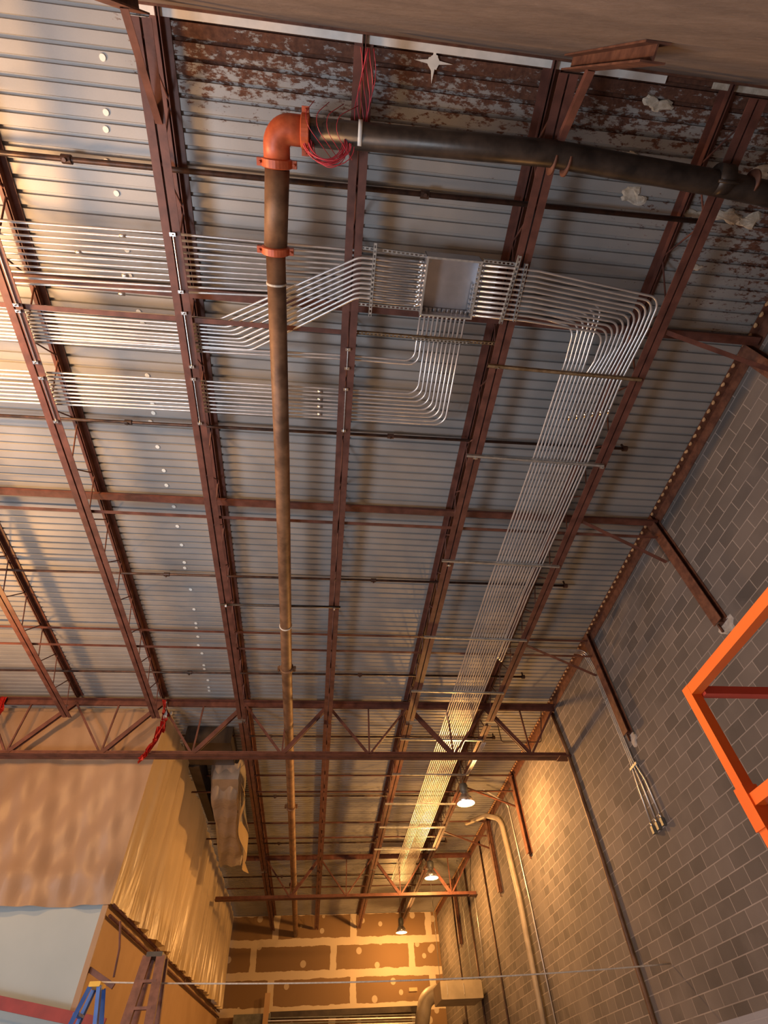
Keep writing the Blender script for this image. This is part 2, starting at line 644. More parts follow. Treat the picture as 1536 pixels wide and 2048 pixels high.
def make_joist(x, bay, label):
    y0, y1 = BAYS[bay]
    x *= S
    j = empty('bar_joist', (x, y0, ZB), label, 'joist', None)
    ya, yb = y0 + 0.02, y1 - 0.02
    bm = bmesh.new()
    angle_pair(bm, (x, ya, DECK - 0.004), (x, yb, DECK - 0.004), flip=-1)
    obj('top_chord', bm, 'primer', j)
    bm = bmesh.new()
    angle_pair(bm, (x, ya + (0.12 if bay == 0 else 0.06), ZB), (x, yb - 0.1, ZB), flip=1)
    obj('bottom_chord', bm, 'primer', j)
    n = 12 if bay < 2 else 9
    L = (yb - ya - 0.5) / n
    for i in range(n):
        for h in (0, 1):
            p = i * L + ya + 0.25 + (L * 0.5 if h else 0)
            a = Vector((x, p, ZB + 0.02 if not h else DECK - 0.03))
            b = Vector((x, p + L * 0.5, DECK - 0.03 if not h else ZB + 0.02))
            key = (bay, h)
            if key not in WEBMESH:
                bmw = bmesh.new()
                bm_extrude(bmw, circle(0.011, 8), Vector(), b - a)
                me = bpy.data.meshes.new('web_bar')
                bmw.to_mesh(me)
                bmw.free()
                me.materials.append(MAT['primer'])
                WEBMESH[key] = me
            o = link('web_bar', WEBMESH[key], None, j)
            o.location = a - Vector(j.location)
    return j


place = {-1.105: 'at the far left edge of the picture', -0.828: 'second from the left at the first girder', -0.551: 'ending on the girder above the plastic curtain corner',
         -0.275: 'between the plastic curtain and the big brown pipe', 0.009: 'just right of the big brown pipe',
         0.289: 'passing just right of the pull box', 0.569: 'nearest the right block wall'}
for x in JX:
    make_joist(x, 0, 'bar joist of the near bay, ' + place[x])
place2 = {-0.275: 'beside the plastic-wrapped duct', 0.009: 'right of the brown pipe', 0.289: 'left of the thinning conduit run', 0.569: 'above the row of sodium lamps'}
for bay, nm in ((1, 'middle bay behind the first girder'), (2, 'last bay against the drywall wall')):
    for x in JX[3:]:
        make_joist(x, bay, 'bar joist of the ' + nm + ', ' + place2[x])

# ------------------------------------------------------------------ girders


def make_girder(gy, x0, label, nodes_b):
    y = gy * S
    zt, zb = EYE + 0.982 * S, EYE + 0.795 * S
    g = empty('girder', (XW, y, zb), label, 'girder')
    bm = bmesh.new()
    angle_pair(bm, (x0, y, zt), (XW - 0.005, y, zt), 0.12, 0.03, 0.012, -1)
    obj('top_chord', bm, 'primer', g)
    bm = bmesh.new()
    angle_pair(bm, (x0, y, zb), (XW - 0.02, y, zb), 0.12, 0.03, 0.012, 1)
    bm_box(bm, (XW - 0.30, y - 0.15, zb - 0.015), (XW - 0.02, y + 0.15, zb + 0.0))
    obj('bottom_chord', bm, 'primer', g)
    mid = (JX[2] + 0.009) / 2
    tops = [q * S for q in JX if q * S > x0] + [XW - 0.05]
    for i, t in enumerate(tops[:-1]):
        t2 = tops[i + 1]
        b = (t + t2) / 2
        right = t > 0.2 * S
        left = t < -0.2 * S
        for (p, thick) in ((t, right), (t2, left)):
            w = 0.11 if thick else 0.05
            bm = bmesh.new()
            a, c = Vector((b, y, zb + 0.05)), Vector((p, y, zt - 0.06))
            for dy in (-0.03, 0.03):
                off = Vector((0, dy, 0))
                bm_extrude(bm, rect(w * 0.9, 0.012 if not thick else 0.016), a + off, c + off, Vector((0, 1, 0)))
            bm_extrude(bm, rect(0.012, 0.06), a, c, Vector((0, 1, 0)))
            obj('diagonal', bm, 'primer', g)
        obj('vertical', bar((b, y, zb + 0.05), (b, y, zt - 0.05), 0.035, 0.035), 'primer', g)
    return g


make_girder(GY[0], -9.6, 'red-brown steel truss girder spanning the picture above the plastic sheets', None)
make_girder(GY[1], -0.50 * S, 'distant red-brown truss girder near the end drywall wall', None)

# ------------------------------------------------------------------ wall columns below the roof and their knee braces


def hcol(name, x, y, z0, label, axis='x', w=0.20, d=0.13):
    """short H-section post hanging against a wall; axis: the direction of the wall's normal"""
    zt = DECK - 0.03 if axis == 'x' else ZB - 0.01
    c = empty(name, (x, y, z0), label, 'wall post')
    bm = bmesh.new()
    t = 0.014
    if axis == 'x':
        bm_box(bm, (x - d, y - w / 2, z0), (x - d + t, y + w / 2, zt))
        bm_box(bm, (x - t - .002, y - w / 2, z0), (x - .002, y + w / 2, zt))
        bm_box(bm, (x - d + t, y - t / 2, z0), (x - t - .002, y + t / 2, zt))
    else:
        bm_box(bm, (x - w / 2, y + d - t, z0), (x + w / 2, y + d, zt))
        bm_box(bm, (x - w / 2, y + .002, z0), (x + w / 2, y + t + .002, zt))
        bm_box(bm, (x - t / 2, y + t + .002, z0), (x + t / 2, y + d - t, zt))
    obj('post', bm, 'primer_rusty', c)
    return c


def patch(loc, nrm, r, name='mortar_patch', parent=None, mat='patch_mortar'):
    s, u = frame_of(nrm)
    bm = bmesh.new()
    n = 26
    ring = []
    p1, p2, p3 = (rnd.uniform(0, 6.3) for _ in range(3))
    for i in range(n):
        a = 2 * math.pi * i / n
        q = r * (0.85 + .22 * math.sin(2 * a + p1) + .16 * math.sin(3 * a + p2) + .12 * math.sin(5 * a + p3) + rnd.uniform(-.09, .09))
        ring.append((q * math.cos(a) * (1.0 if abs(nrm.z) < .5 else .62), q * math.sin(a) * (1.0 if abs(nrm.z) < .5 else 1.35)))
    lo = [bm.verts.new(loc + s * a + u * b) for a, b in ring]
    hi = [bm.verts.new(loc + s * a * .8 + u * b * .8 + nrm * rnd.uniform(0.008, 0.02)) for a, b in ring]
    for i in range(n):
        bm.faces.new((lo[i], lo[(i + 1) % n], hi[(i + 1) % n], hi[i]))
    bm.faces.new(hi)
    bm.faces.new(lo[::-1])
    return obj(name, bm, mat, parent)


posts = [(0.335, 0.70, 'in the dark upper right corner of the picture'), (0.79, 0.662, 'on the right block wall, nearest the orange lift rail'),
         (1.275, 0.673, 'on the right block wall beside the three galvanized conduits'),
         (2.235, 0.69, 'on the right block wall behind the first girder, lit orange'),
         (2.72, 0.69, 'on the far right wall behind the brightest lamp'), (3.65, 0.69, 'on the far right wall near the drywall corner')]
for y, z, wh in posts:
    c = hcol('wall_post', XW, y * S, EYE + z * S, 'rusty steel post ' + wh)
    zz = EYE + (z - 0.004) * S
    obj('foot_bolt', bar((XW - 0.03, y * S + 0.11, zz - 0.06), (XW - 0.03, y * S + 0.11, zz + 0.08), 0.03, 0.03), 'primer_rusty', c)
    if y in (0.79, 1.275):
        patch(Vector((XW - 0.001, y * S, zz - 0.03)), Vector((-1, 0, 0)), 0.17, 'mortar_patch', c)
for (y, lab) in ((0.335, 'in the dark upper right corner'), (0.79, 'reaching the post nearest the orange lift'), (1.275, 'reaching the post beside the three conduits'),
                 (2.235, 'behind the first girder'), (2.72, 'behind the brightest lamp')):
    a = Vector((0.582 * S, (y - 0.045) * S, EYE + 0.918 * S))
    b = Vector((XW - 0.10, (y + 0.035 if y > .5 else y) * S, EYE + 0.872 * S))
    bm = bmesh.new()
    bm_extrude(bm, [(0, 0), (0.06, 0), (0.06, 0.007), (0.007, 0.007), (0.007, 0.06), (0, 0.06)], a, b)
    tag(obj('knee_brace', bm, 'primer'), 'thin diagonal brace to the right wall, ' + lab, 'brace')

for x, lab, bx in ((-0.275, 'cut by the top picture edge', -1), (0.289, 'ending over bare concrete', 1)):
    hcol('wall_post', x * S, YB, EYE + (0.66 if bx > 0 else 0.74) * S, 'rusty steel post on the rear concrete wall, ' + lab, 'y', 0.19, 0.12)
    a = Vector((x * S + 0.0, YB + 0.13, EYE + 0.84 * S))
    b = Vector((x * S - 0.0, 0.062 * S, ZB - 0.008))
    bm = bmesh.new()
    bm_extrude(bm, [(0, 0), (0.07, 0), (0.07, 0.008), (0.008, 0.008), (0.008, 0.07), (0, 0.07)], a, b)
    tag(obj('knee_brace', bm, 'primer'), 'rusty diagonal brace from rear wall post to joist, ' + ('left one' if bx < 0 else 'right one'), 'brace')

# ------------------------------------------------------------------ bridging lines across the joists


def crosspiece(y, z, x0, x1, kind, label, cat='bridging', name='bridging_bar'):
    a, b = W(x0, y, z), W(x1, y, z)
    bm = bmesh.new()
    if kind == 'angle':
        bm_extrude(bm, [(-.03, 0), (.03, 0), (.03, .006), (-.024, .006), (-.024, .05), (-.03, .05)], a, b)
        m = 'primer'
    elif kind == 'channel':
        bm_extrude(bm, [(-.06, 0), (.06, 0), (.06, .05), (.052, .05), (.052, .008), (-.052, .008), (-.052, .05), (-.06, .05)], a, b)
        m = 'primer'
    return tag(obj(name, bm, m), label, cat)


crosspiece(0.307, 0.972, -1.3, 0.82, 'channel', 'wide dark red channel crossing above the joists behind the pull box')
crosspiece(0.335, 0.918, -1.3, 0.0, 'angle', 'thin red angle crossing the joists just below the upper left conduit rack')
crosspiece(0.782, 0.972, -1.3, 0.82, 'channel', 'dark red channel crossing all joists to the wall post nearest the orange lift')
crosspiece(0.785, 0.922, -1.3, 0.80, 'angle', 'thin red angle below the channel that meets the wall post nearest the orange lift')
crosspiece(1.27, 0.972, -1.3, 0.82, 'angle', 'upper red bridging angle near the first girder')
crosspiece(1.28, 0.922, -1.3, 0.815, 'angle', 'lower red bridging angle nearest the first girder')
for yv, z, lab in ((2.205, .972, 'upper bridging line just behind the first girder'), (2.24, .922, 'lower bridging line just behind the first girder'),
                   (2.70, .972, 'upper bridging line in the middle of the middle bay'), (2.74, .922, 'lower bridging line in the middle of the middle bay'),
                   (3.66, .972, 'bridging line in the last bay')):
    crosspiece(yv, z, -0.52, 0.81, 'angle', 'thin red-brown angle, ' + lab)


def sprinkler(y, x0, x1, z, r, label, coup=(), cap=True, y1=None):
    o = empty('sprinkler_pipe', W(x0, y, z), label, 'pipe')
    y1 = y if y1 is None else y1
    bm = bmesh.new()
    bm_tube(bm, [W(x0, y, z), W(x1, y1, z)], r, 12)
    obj('pipe', bm, 'dark_pipe', o, True)
    for cx in coup:
        f = (cx - x0) / (x1 - x0)
        c = W(cx, y + (y1 - y) * f, z)
        bm = bmesh.new()
        bm_tube(bm, [c - Vector((.05, 0, 0)), c + Vector((.05, 0, 0))], r * 1.6, 12)
        bm_tube(bm, [c, c - Vector((0, 0, r * 2.6))], r * 0.7, 8)
        obj('coupling', bm, 'dark_pipe', o)
    if cap:
        c = W(x1, y1, z)
        bm = bmesh.new()
        bm_tube(bm, [c - Vector((.03, 0, 0)), c + Vector((.04, 0, 0))], r * 1.9, 12)
        bm_tube(bm, [c, c + Vector((0, 0, 0.12))], r * 0.8, 8)
        obj('end_cap', bm, 'dark_pipe', o)
    return o


sprinkler(0.130, -1.3, 0.60, 0.972, 0.030, 'dark sprinkler pipe nearest the rear wall, crossing under the black main', (-0.434, 0.12), False, 0.115)
sprinkler(0.588, -1.3, 0.645, 0.972, 0.024, 'dark sprinkler pipe below the bent conduit racks, capped at right', (-0.437, 0.112), True, 0.568)
sprinkler(1.042, -1.3, 0.655, 0.972, 0.024, 'dark sprinkler pipe in the middle of the near bay, capped at right', (-0.433, 0.113), True, 1.022)
sprinkler(1.488, -1.3, 0.655, 0.972, 0.024, 'dark sprinkler pipe nearest in front of the first girder', (-0.435, 0.106), True, 1.470)
for yv, lab in ((1.88, 'first dark sprinkler pipe behind the first girder'), (2.40, 'dark sprinkler pipe above the wrapped duct'), (2.95, 'dark sprinkler pipe before the distant girder'), (3.45, 'dark sprinkler pipe in the last bay')):
    sprinkler(yv, -0.52, 0.65, 0.972, 0.024, lab, (-0.2,), True)
o = empty('steel_rod', W(-0.285, 1.068, 0.955), 'short shiny black pipe clamped across the joists behind the brown pipe', 'pipe')
bm = bmesh.new(); bm_tube(bm, [W(-0.285, 1.068, 0.905), W(0.026, 1.064, 0.905)], 0.022, 12)
obj('pipe', bm, 'black_pipe', o, True)
for xx in (-0.272, 0.008):
    bm = bmesh.new(); bm_tube(bm, [W(xx, 1.066, 0.900), W(xx + .004, 1.066, 0.900)], 0.036, 10)
    obj('clamp', bm, 'zinc', o)

# ------------------------------------------------------------------ the large main pipe
ZP = EYE + 0.892 * S
RP = 0.122
ex, ey = -0.1065 * S, 0.050 * S
bm = bmesh.new()
bm_tube(bm, [(ex + 0.24, ey, ZP), (2.05, 0.0425 * S, ZP), (4.0, 0.055 * S, ZP), (XW - 0.02, 0.075 * S, ZP)], RP, 28)
mainp = empty('main_pipe', (ex + 0.24, ey, ZP), 'thick black steel pipe running from the orange elbow to the right wall', 'pipe')
obj('pipe', bm, 'black_pipe', mainp, True)
bm = bmesh.new(); bm_tube(bm, [(0.009 * S - 0.02, 0.047 * S, ZP), (0.009 * S + 0.02, 0.047 * S, ZP)], RP + 0.006, 28)
obj('hanger_band', bm, 'white_paint', mainp, True)
for cx in (0.289 * S, 0.31 * S, 0.60 * S):
    bm = bmesh.new(); bm_tube(bm, [(cx - .012, 0.050 * S, ZP), (cx + .012, 0.050 * S, ZP)], RP + 0.012, 28)
    obj('hanger_clamp', bm, 'primer_rusty', mainp, True)
bm = bmesh.new(); bm_tube(bm, [(3.9, .05 * S, ZP), (4.05, .05 * S, ZP)], RP + 0.03, 24)
for s_ in (-1, 1):
    bm_tube(bm, [(3.86, .05 * S, ZP + s_ * .15), (4.09, .05 * S, ZP + s_ * .15)], 0.018, 8)
obj('coupling', bm, 'black_pipe', mainp, True)

elb = empty('pipe_elbow', (ex, ey, ZP), 'bright orange grooved elbow joining the black and the brown pipe', 'pipe elbow')
pts = fillet([(ex, ey + 0.30, ZP), (ex, ey, ZP), (ex + 0.30, ey, ZP)], 0.22, 12)
bm = bmesh.new(); bm_tube(bm, pts, RP + 0.012, 28)
obj('elbow_body', bm, 'orange_fitting', elb, True)


def coupling(c, ax, parent, name='coupling', mat='orange_fitting', r=RP):
    ax = Vector(ax).normalized()
    bm = bmesh.new()
    bm_tube(bm, [c - ax * .045, c - ax * .035, c + ax * .035, c + ax * .045], r, 28, True, [r + .012, r + .034, r + .034, r + .012])
    s, u = frame_of(ax)
    for sg in (-1, 1):
        q = c + s * sg * (r + .045)
        bm_box(bm, q - Vector((.035, .035, .035)), q + Vector((.035, .035, .035)))
    o = obj(name, bm, mat, parent, False)
    bm = bmesh.new()
    bm.free()
    for sg in (-1, 1):
        q = c + s * sg * (r + .052)
        bm = bmesh.new()
        bm_tube(bm, [q - u * .07, q + u * .07], .013, 8)
        obj('bolt', bm, mat, o)
    return o


coupling(Vector((ex, ey + 0.29, ZP)), (0, 1, 0), elb)
coupling(Vector((ex + 0.29, ey, ZP)), (1, 0, 0), elb)

y1 = 0.205 * S
vp = empty('main_pipe', (ex, ey + 0.3, ZP), 'short thick dark brown pipe piece between the orange elbow and orange coupling', 'pipe')
bm = bmesh.new(); bm_tube(bm, [(ex, ey + 0.34, ZP), (-0.1125 * S, y1, ZP)], RP + 0.006, 28)
obj('pipe', bm, 'brown_pipe', vp, True)
c0 = Vector((-0.1125 * S, y1, ZP))
cp = coupling(c0, (0, 1, 0), None)
tag(cp, 'orange grooved coupling on the big brown pipe beside the conduits', 'pipe coupling')
lp = empty('main_pipe', c0, 'very long thick brown steel pipe running under the whole roof to the drywall', 'pipe')
pts = [(-0.1125 * S, y1 + .03, ZP), (-0.113 * S, 0.6 * S, ZP), (-0.119 * S, 1.33 * S, ZP), (-0.122 * S, 2.8 * S, ZP), (-0.124 * S, YE - 0.02, ZP)]
bm = bmesh.new(); bm_tube(bm, pts, RP - 0.012, 28)
obj('pipe', bm, 'brown_pipe', lp, True)
bm = bmesh.new(); bm_tube(bm, [(-0.1128 * S, 0.253 * S, ZP), (-0.1128 * S, 0.256 * S, ZP)], RP - .004, 28)
obj('tape_band', bm, 'rope', lp, True)
for yy in (1.33, 1.13, 2.3, 3.3):
    if yy == 1.13:
        bm = bmesh.new(); bm_tube(bm, [(-0.1175 * S, yy * S, ZP), (-0.1175 * S, yy * S + .025, ZP)], RP, 28)
        obj('weld_seam', bm, 'rope', lp, True)
    else:
        coupling(Vector((-0.119 * S if yy < 2 else -0.122 * S, yy * S, ZP)), (0, 1, 0), lp, 'coupling', 'brown_pipe', RP - .012)

# ------------------------------------------------------------------ pull box with struts
pbx0, pbx1, pby0, pby1 = 0.1295 * S, 0.2222 * S, 0.1965 * S, 0.2915 * S
pz0, pz1 = EYE + 0.909 * S, EYE + 0.945 * S
pb = empty('pull_box', ((pbx0 + pbx1) / 2, (pby0 + pby1) / 2, pz1), 'open square galvanized pull box where all the conduit racks meet', 'electrical box')
t = 0.004
bm = bmesh.new()
bm_box(bm, (pbx0, pby0, pz1 - t), (pbx1, pby1, pz1))
obj('back_panel', bm, 'box_zinc', pb)
for lo, hi in (((pbx0, pby0, pz0), (pbx0 + t, pby1, pz1)), ((pbx1 - t, pby0, pz0), (pbx1, pby1, pz1)),
               ((pbx0, pby0, pz0), (pbx1, pby0 + t, pz1)), ((pbx0, pby1 - t, pz0), (pbx1, pby1, pz1))):
    obj('side_panel', box(lo, hi), 'box_zinc', pb)
bm = bmesh.new()
f = 0.022
bm_box(bm, (pbx0, pby0, pz0 - .003), (pbx0 + f, pby1, pz0)); bm_box(bm, (pbx1 - f, pby0, pz0 - .003), (pbx1, pby1, pz0))
bm_box(bm, (pbx0 + f, pby0, pz0 - .003), (pbx1 - f, pby0 + f, pz0)); bm_box(bm, (pbx0 + f, pby1 - f, pz0 - .003), (pbx1 - f, pby1, pz0))
obj('rim', bm, 'strut_zinc', pb)
obj('paper_label', box((pbx0 + .04, pby0 + .05, pz1 - t - .002), (pbx0 + .10, pby0 + .12, pz1 - t)), 'white_paint', pb)


def bushing(c, ax):
    bm = bmesh.new()
    bm_tube(bm, [c, c + Vector(ax) * .035], 0.026, 10)
    obj('bushing', bm, 'zinc', pb)


def strut(a, b, mat, label, name='strut_channel', slots=True, w=0.041, ref=Vector((0, 0, 1))):
    a, b = Vector(a), Vector(b)
    st = empty(name, a, label, 'strut channel')
    h = 0.041
    L = (b - a).length
    d = (b - a).normalized()
    s, u = frame_of(d, ref)
    bm = bmesh.new()
    # slotted web facing down
    n = max(1, int(L / 0.05)) if slots else 0
    if slots and n < 60:
        pos = 0
        pitch = L / n
        for i in range(n):
            p0 = a + d * (i * pitch)
            bm_extrude(bm, [(-w / 2, 0), (w / 2, 0), (w / 2, .003), (-w / 2, .003)], p0, p0 + d * pitch * 0.42, ref)
            for sg in (-1, 1):
                c_ = sg * w * 0.37
                pr = [(c_ - w * .13, 0), (c_ + w * .13, 0), (c_ + w * .13, .003), (c_ - w * .13, .003)]
                bm_extrude(bm, pr, p0 + d * pitch * 0.42, p0 + d * pitch, ref)
    else:
        bm_extrude(bm, [(-w / 2, 0), (w / 2, 0), (w / 2, .003), (-w / 2, .003)], a, b, ref)
    obj('slotted_web', bm, mat, st)
    bm = bmesh.new()
    for sg in (-1, 1):
        pr = [(sg * w / 2, 0), (sg * (w / 2 - .003), 0), (sg * (w / 2 - .003), h), (sg * w / 2, h)]
        bm_extrude(bm, pr, a, b, ref)
    obj('flanges', bm, mat, st)
    return st


zs = 0.9235
strut(P(0.0445, 0.188, .898, .925), P(0.0445, 0.306, .898, .925), 'strut_zinc', 'short slotted strut under the conduits left of the pull box')
strut(P(0.287, 0.186, .896, .925), P(0.281, 0.300, .896, .925), 'strut_zinc', 'slotted strut under the conduits right of the pull box, nearer the box')
strut(P(0.301, 0.197, .8975, .925), P(0.305, 0.294, .8975, .925), 'strut_zinc', 'slotted strut right of the pull box, farther from the box')
strut(P(0.019, 0.1965, .914, .925), P(0.130, 0.2000, .914, .925), 'strut_zinc', 'upper slotted strut carrying the pull box on its left')
strut(P(0.019, 0.286, .914, .925), P(0.131, 0.287, .914, .925), 'strut_zinc', 'lower slotted strut carrying the pull box on its left')
strut(P(0.227, 0.199, .905, .925), P(0.286, 0.1995, .905, .925), 'strut_zinc', 'slotted strut carrying the pull box on its right')
strut(W(0.017, 0.335, .921), W(0.292, 0.335, .921), 'rust_strut', 'rusty slotted strut between joists under the conduits dropping from the pull box')
strut(W(0.124, 0.337, .9195), W(0.230, 0.337, .9195), 'strut_zinc', 'clean strut piece lapped over the rusty strut below the pull box')
dst = [(0.378, 'rust_strut', 'rusty strut, nearest the bends'), (0.580, 'strut_zinc', 'grey strut, second from the bends'), (0.895, 'strut_zinc', 'grey strut, third from the bends'),
       (1.205, 'strut_zinc', 'grey strut at the lower bridging angle'), (1.487, 'strut_zinc', 'grey strut just before the first girder'),
       (1.80, 'strut_zinc', 'grey strut just behind the first girder'), (2.08, 'strut_zinc', 'strut level with the brightest lamp'),
       (2.36, 'strut_zinc', 'strut in the middle bay behind the brightest lamp'), (2.62, 'strut_zinc', 'strut in the middle bay, second last'), (2.9, 'strut_zinc', 'last strut before the distant girder')]
for y, m_, lab in dst:
    strut(P(0.274, y, .9055, .92), P(0.583, y + .005, .9055, .92), m_, 'carrier strut of the long conduit run, ' + lab, slots=False)

# ------------------------------------------------------------------ conduits
RC = 0.0150


def conduit(pts, label, group, rad=0.14, mat='zinc_run', r=RC, cap=None):
    c = empty('conduit', Vector(pts[0]), label, 'conduit', group)
    bm = bmesh.new()
    bm_tube(bm, fillet(pts, rad, 7), r, 10)
    obj('tube', bm, mat, c, True)
    for p, ax in cap or ():
        bm = bmesh.new()
        bm_tube(bm, [Vector(p) - Vector(ax) * .035, Vector(p) + Vector(ax) * .035], r * 1.45, 10)
        obj('connector', bm, 'zinc', c, True)
    return c


def jit(v=0.0006):
    return rnd.uniform(-v, v)


X0 = -1.35
gA = 'upper rack of eleven straight conduits left of the pull box'
for i in range(11):
    yl = 0.2150 + 0.0102 * i + jit()
    yr = 0.2045 + 0.0079 * i
    xe = pbx0 / S
    ye = 0.2035 + 0.0080 * i
    pts = [W(X0, yl + .012, .940), W(-0.285, yl - .004 + (yr - yl) * .5, .940), W(0.0, yr, .940), W(0.075, ye, .936), W(xe, ye, .936)]
    conduit(pts, 'silver conduit, %s from the top in the upper left rack running into the box' % ORD[i], gA, 0.5,
            cap=[(W(xe - .004, ye, .936), (1, 0, 0)), (W(-.40 + jit(.05), yl + .0005, .940), (1, 0, 0))] if i % 3 == 0 else [(W(xe - .004, ye, .936), (1, 0, 0))])
    bushing(W(xe + .001, ye, .936), (1, 0, 0))
gB = 'rack of nine conduits jogging diagonally up to the pull box'
for i in range(9):
    yl = 0.3345 + 0.0064 * i + jit()
    yr = 0.2125 + 0.0080 * i
    xb = -0.218 + 0.0064 * i
    pts = [W(X0, yl + .010, .931), W(xb, yl, .931), P(0.020, yr, .9045, .931), P(.045, yr + .0005, .9045, .931), W(pbx0 / S, (yr + .002) * .985, .914)]
    conduit(pts, 'silver conduit, %s from the top of nine jogging diagonally behind the brown pipe' % ORD[i], gB, 0.22,
            cap=[(W(pbx0 / S - .004, (yr + .002) * .985, .914), (1, 0, 0))])
for i in range(2):
    yl = 0.3905 + 0.0068 * i
    xt = 0.1350 + 0.0083 * i
    conduit([W(X0, yl + .016, .931), W(-0.3, yl, .931), W(0.01, yl - .008, .931), W(xt, yl - .006, .934), W(xt, pby1 / S, .936)],
            'silver conduit, %s of the two running level just below the diagonal rack' % ('upper' if i == 0 else 'lower'),
            'pair of conduits under the diagonal rack', 0.13, cap=[(W(xt, pby1 / S + .004, .936), (0, 1, 0))])
    bushing(W(xt, pby1 / S - .0055, .936), (0, 1, 0))
gC = 'lower rack of nine conduits bending up into the pull box'
for i in range(9):
    yl = 0.4540 + 0.0082 * i + jit()
    xt = 0.1510 + 0.0082 * i
    conduit([W(X0, yl + .018, .931), W(-0.3, yl + .001, .931), W(0.02, yl - .003, .931), W(xt, yl - .002, .935), W(xt, pby1 / S, .937)],
            'silver conduit, %s from the top in the lower left rack turning up into the box' % ORD[i], gC, 0.16,
            cap=[(W(xt, pby1 / S + .004, .937), (0, 1, 0)), (W(-.01 - .0 * i - .03, yl - .003, .931), (1, 0, 0))] if i % 2 else [(W(xt, pby1 / S + .004, .937), (0, 1, 0))])
    bushing(W(xt, pby1 / S - .0055, .937), (0, 1, 0))

gD = 'long right-hand run of conduits toward the far end'
KD = .9145 / .935
DX = [(0.4265 + 0.0078 * j) * KD for j in range(17)]
ZD = .9145


def d_tail(j):
    """the run beyond the bends, as metres"""
    x = DX[j]
    if j >= 14:      # three turn aside to the right wall before the first girder
        k = j - 14
        xt = x - .012
        return [W(x, .60, ZD), W(xt, 1.00, ZD), W(xt, 1.300 + .008 * k, ZD), W(xt + .004, 1.306 + .008 * k, .965), W(.812, 1.306 + .008 * k, .965),
                W(.822, 1.308 + .008 * k, .90), W(.8225, 1.310 + .008 * k, .62), W(.8225, 1.318 + .022 * (k - 1) - .004, .56), W(.8225, 1.318 + .026 * (k - 1), .475)]
    sh = -.008
    return [W(x, .60, ZD), W(x + sh, 1.00, ZD), W(x + sh, 1.66, ZD), W(x + sh - .004, 3.35, ZD)]


for i in range(11):
    j = 16 - i
    y0 = 0.2070 + 0.0085 * i
    y1 = 0.2330 + 0.0070 * i
    xe = pbx1 / S
    xr = DX[j] / KD
    ys_ = y0 * .905 / .940 + .0035
    pts = [W(xe, ys_, .913), P(0.275, y0 + .001, .9015, .937), P(0.33, y0 + .002, .9015, .937), P(xr + .008, y1, ZD, .932), P(xr + .008, y1 + 0.055, ZD, .932), P(xr, 0.395, ZD, .935)] + d_tail(j)
    caps = [(W(xe + .004, ys_, .913), (1, 0, 0))]
    if i % 2 == 0:
        caps.append((W(DX[j], .45 + .002 * i, ZD), (0, 1, 0)))
    if j >= 14:
        caps.append((pts[-1], (0, 0, 1)))
    conduit(pts, 'dull conduit leaving the right side of the pull box, %s from the top there' % ORD[i], gD, 0.17, cap=caps)
    bushing(W(xe - .005, ys_, .916), (1, 0, 0))
for j in range(6):
    y0 = 0.2850 - 0.0085 * j
    xe = pbx1 / S
    pts = [W(xe, y0, .936), W(0.35, y0, .936), P(DX[j] / KD, y0 + .016, .933, .944), P(DX[j] / KD, 0.36, ZD, .935), W(DX[j], .40, ZD)] + d_tail(j)
    conduit(pts, 'dull conduit, %s from the left edge of the long run toward the far end' % ORD[j], gD, 0.15,
            cap=[(W(xe + .004, y0, .936), (1, 0, 0))])
    bushing(W(xe - .005, y0, .936), (1, 0, 0))

for k_ in range(3):      # box heads at the lower ends of the wall conduits
    p = W(.8225, 1.318 + .026 * (k_ - 1), .462)
    tag(obj('conduit_fitting', box(p - Vector((.03, .035, .06)), p + Vector((.03, .035, .06))), 'grey_steel'),
        'small grey fitting at the open end of the three wall conduits, ' + ['left one', 'middle one', 'right one'][2 - k_], 'conduit fitting')
strut(W(.826, 1.262, .665), W(.826, 1.262, .90), 'grey_steel', 'upright grey strut on the block wall beside the second wall post', slots=False)
for zz, lab in ((.80, 'upper'), (.605, 'lower')):
    tag(obj('conduit_strap', box(W(.819, 1.298, zz) - Vector((0, 0.02, .02)), W(.827, 1.334, zz) + Vector((0, .02, .02))), 'strut_zinc'),
        lab + ' strap holding the three conduits to the block wall', 'strap')

# rods and clamps under the joist chords
for x, a, b, lab in ((-0.2725, .200, .286, 'upper rack, joist left of the brown pipe'), (-0.2725, .321, .417, 'diagonal rack, joist left of the brown pipe'),
                     (-0.2725, .441, .534, 'lower rack, joist left of the brown pipe'), (0.009, .362, .398, 'under the joist right of the brown pipe, upper'),
                     (0.009, .440, .530, 'under the joist right of the brown pipe, lower'), (-0.545, .200, .33, 'beside the upper rack at the bright left joist'),
                     (-0.545, .34, .43, 'beside the diagonal rack at the bright left joist'), (-0.545, .46, .55, 'beside the lower rack at the bright left joist')):
    r_ = empty('trapeze_rod', W(x, a, .9105), 'silver rod with end clamps, ' + lab, 'support rod')
    bm = bmesh.new(); bm_tube(bm, [W(x, a, .9105), W(x, b, .9105)], .008, 8)
    obj('rod', bm, 'zinc', r_)
    for yy in (a, b):
        q = W(x, yy, .9095)
        bm = bmesh.new(); bm_box(bm, q - Vector((.032, .018, .016)), q + Vector((.032, .018, .016)))
        bm_tube(bm, [q - Vector((0, .0, .05)), q + Vector((0, 0, .02))], .008, 6)
        obj('beam_clamp', bm, 'zinc', r_)
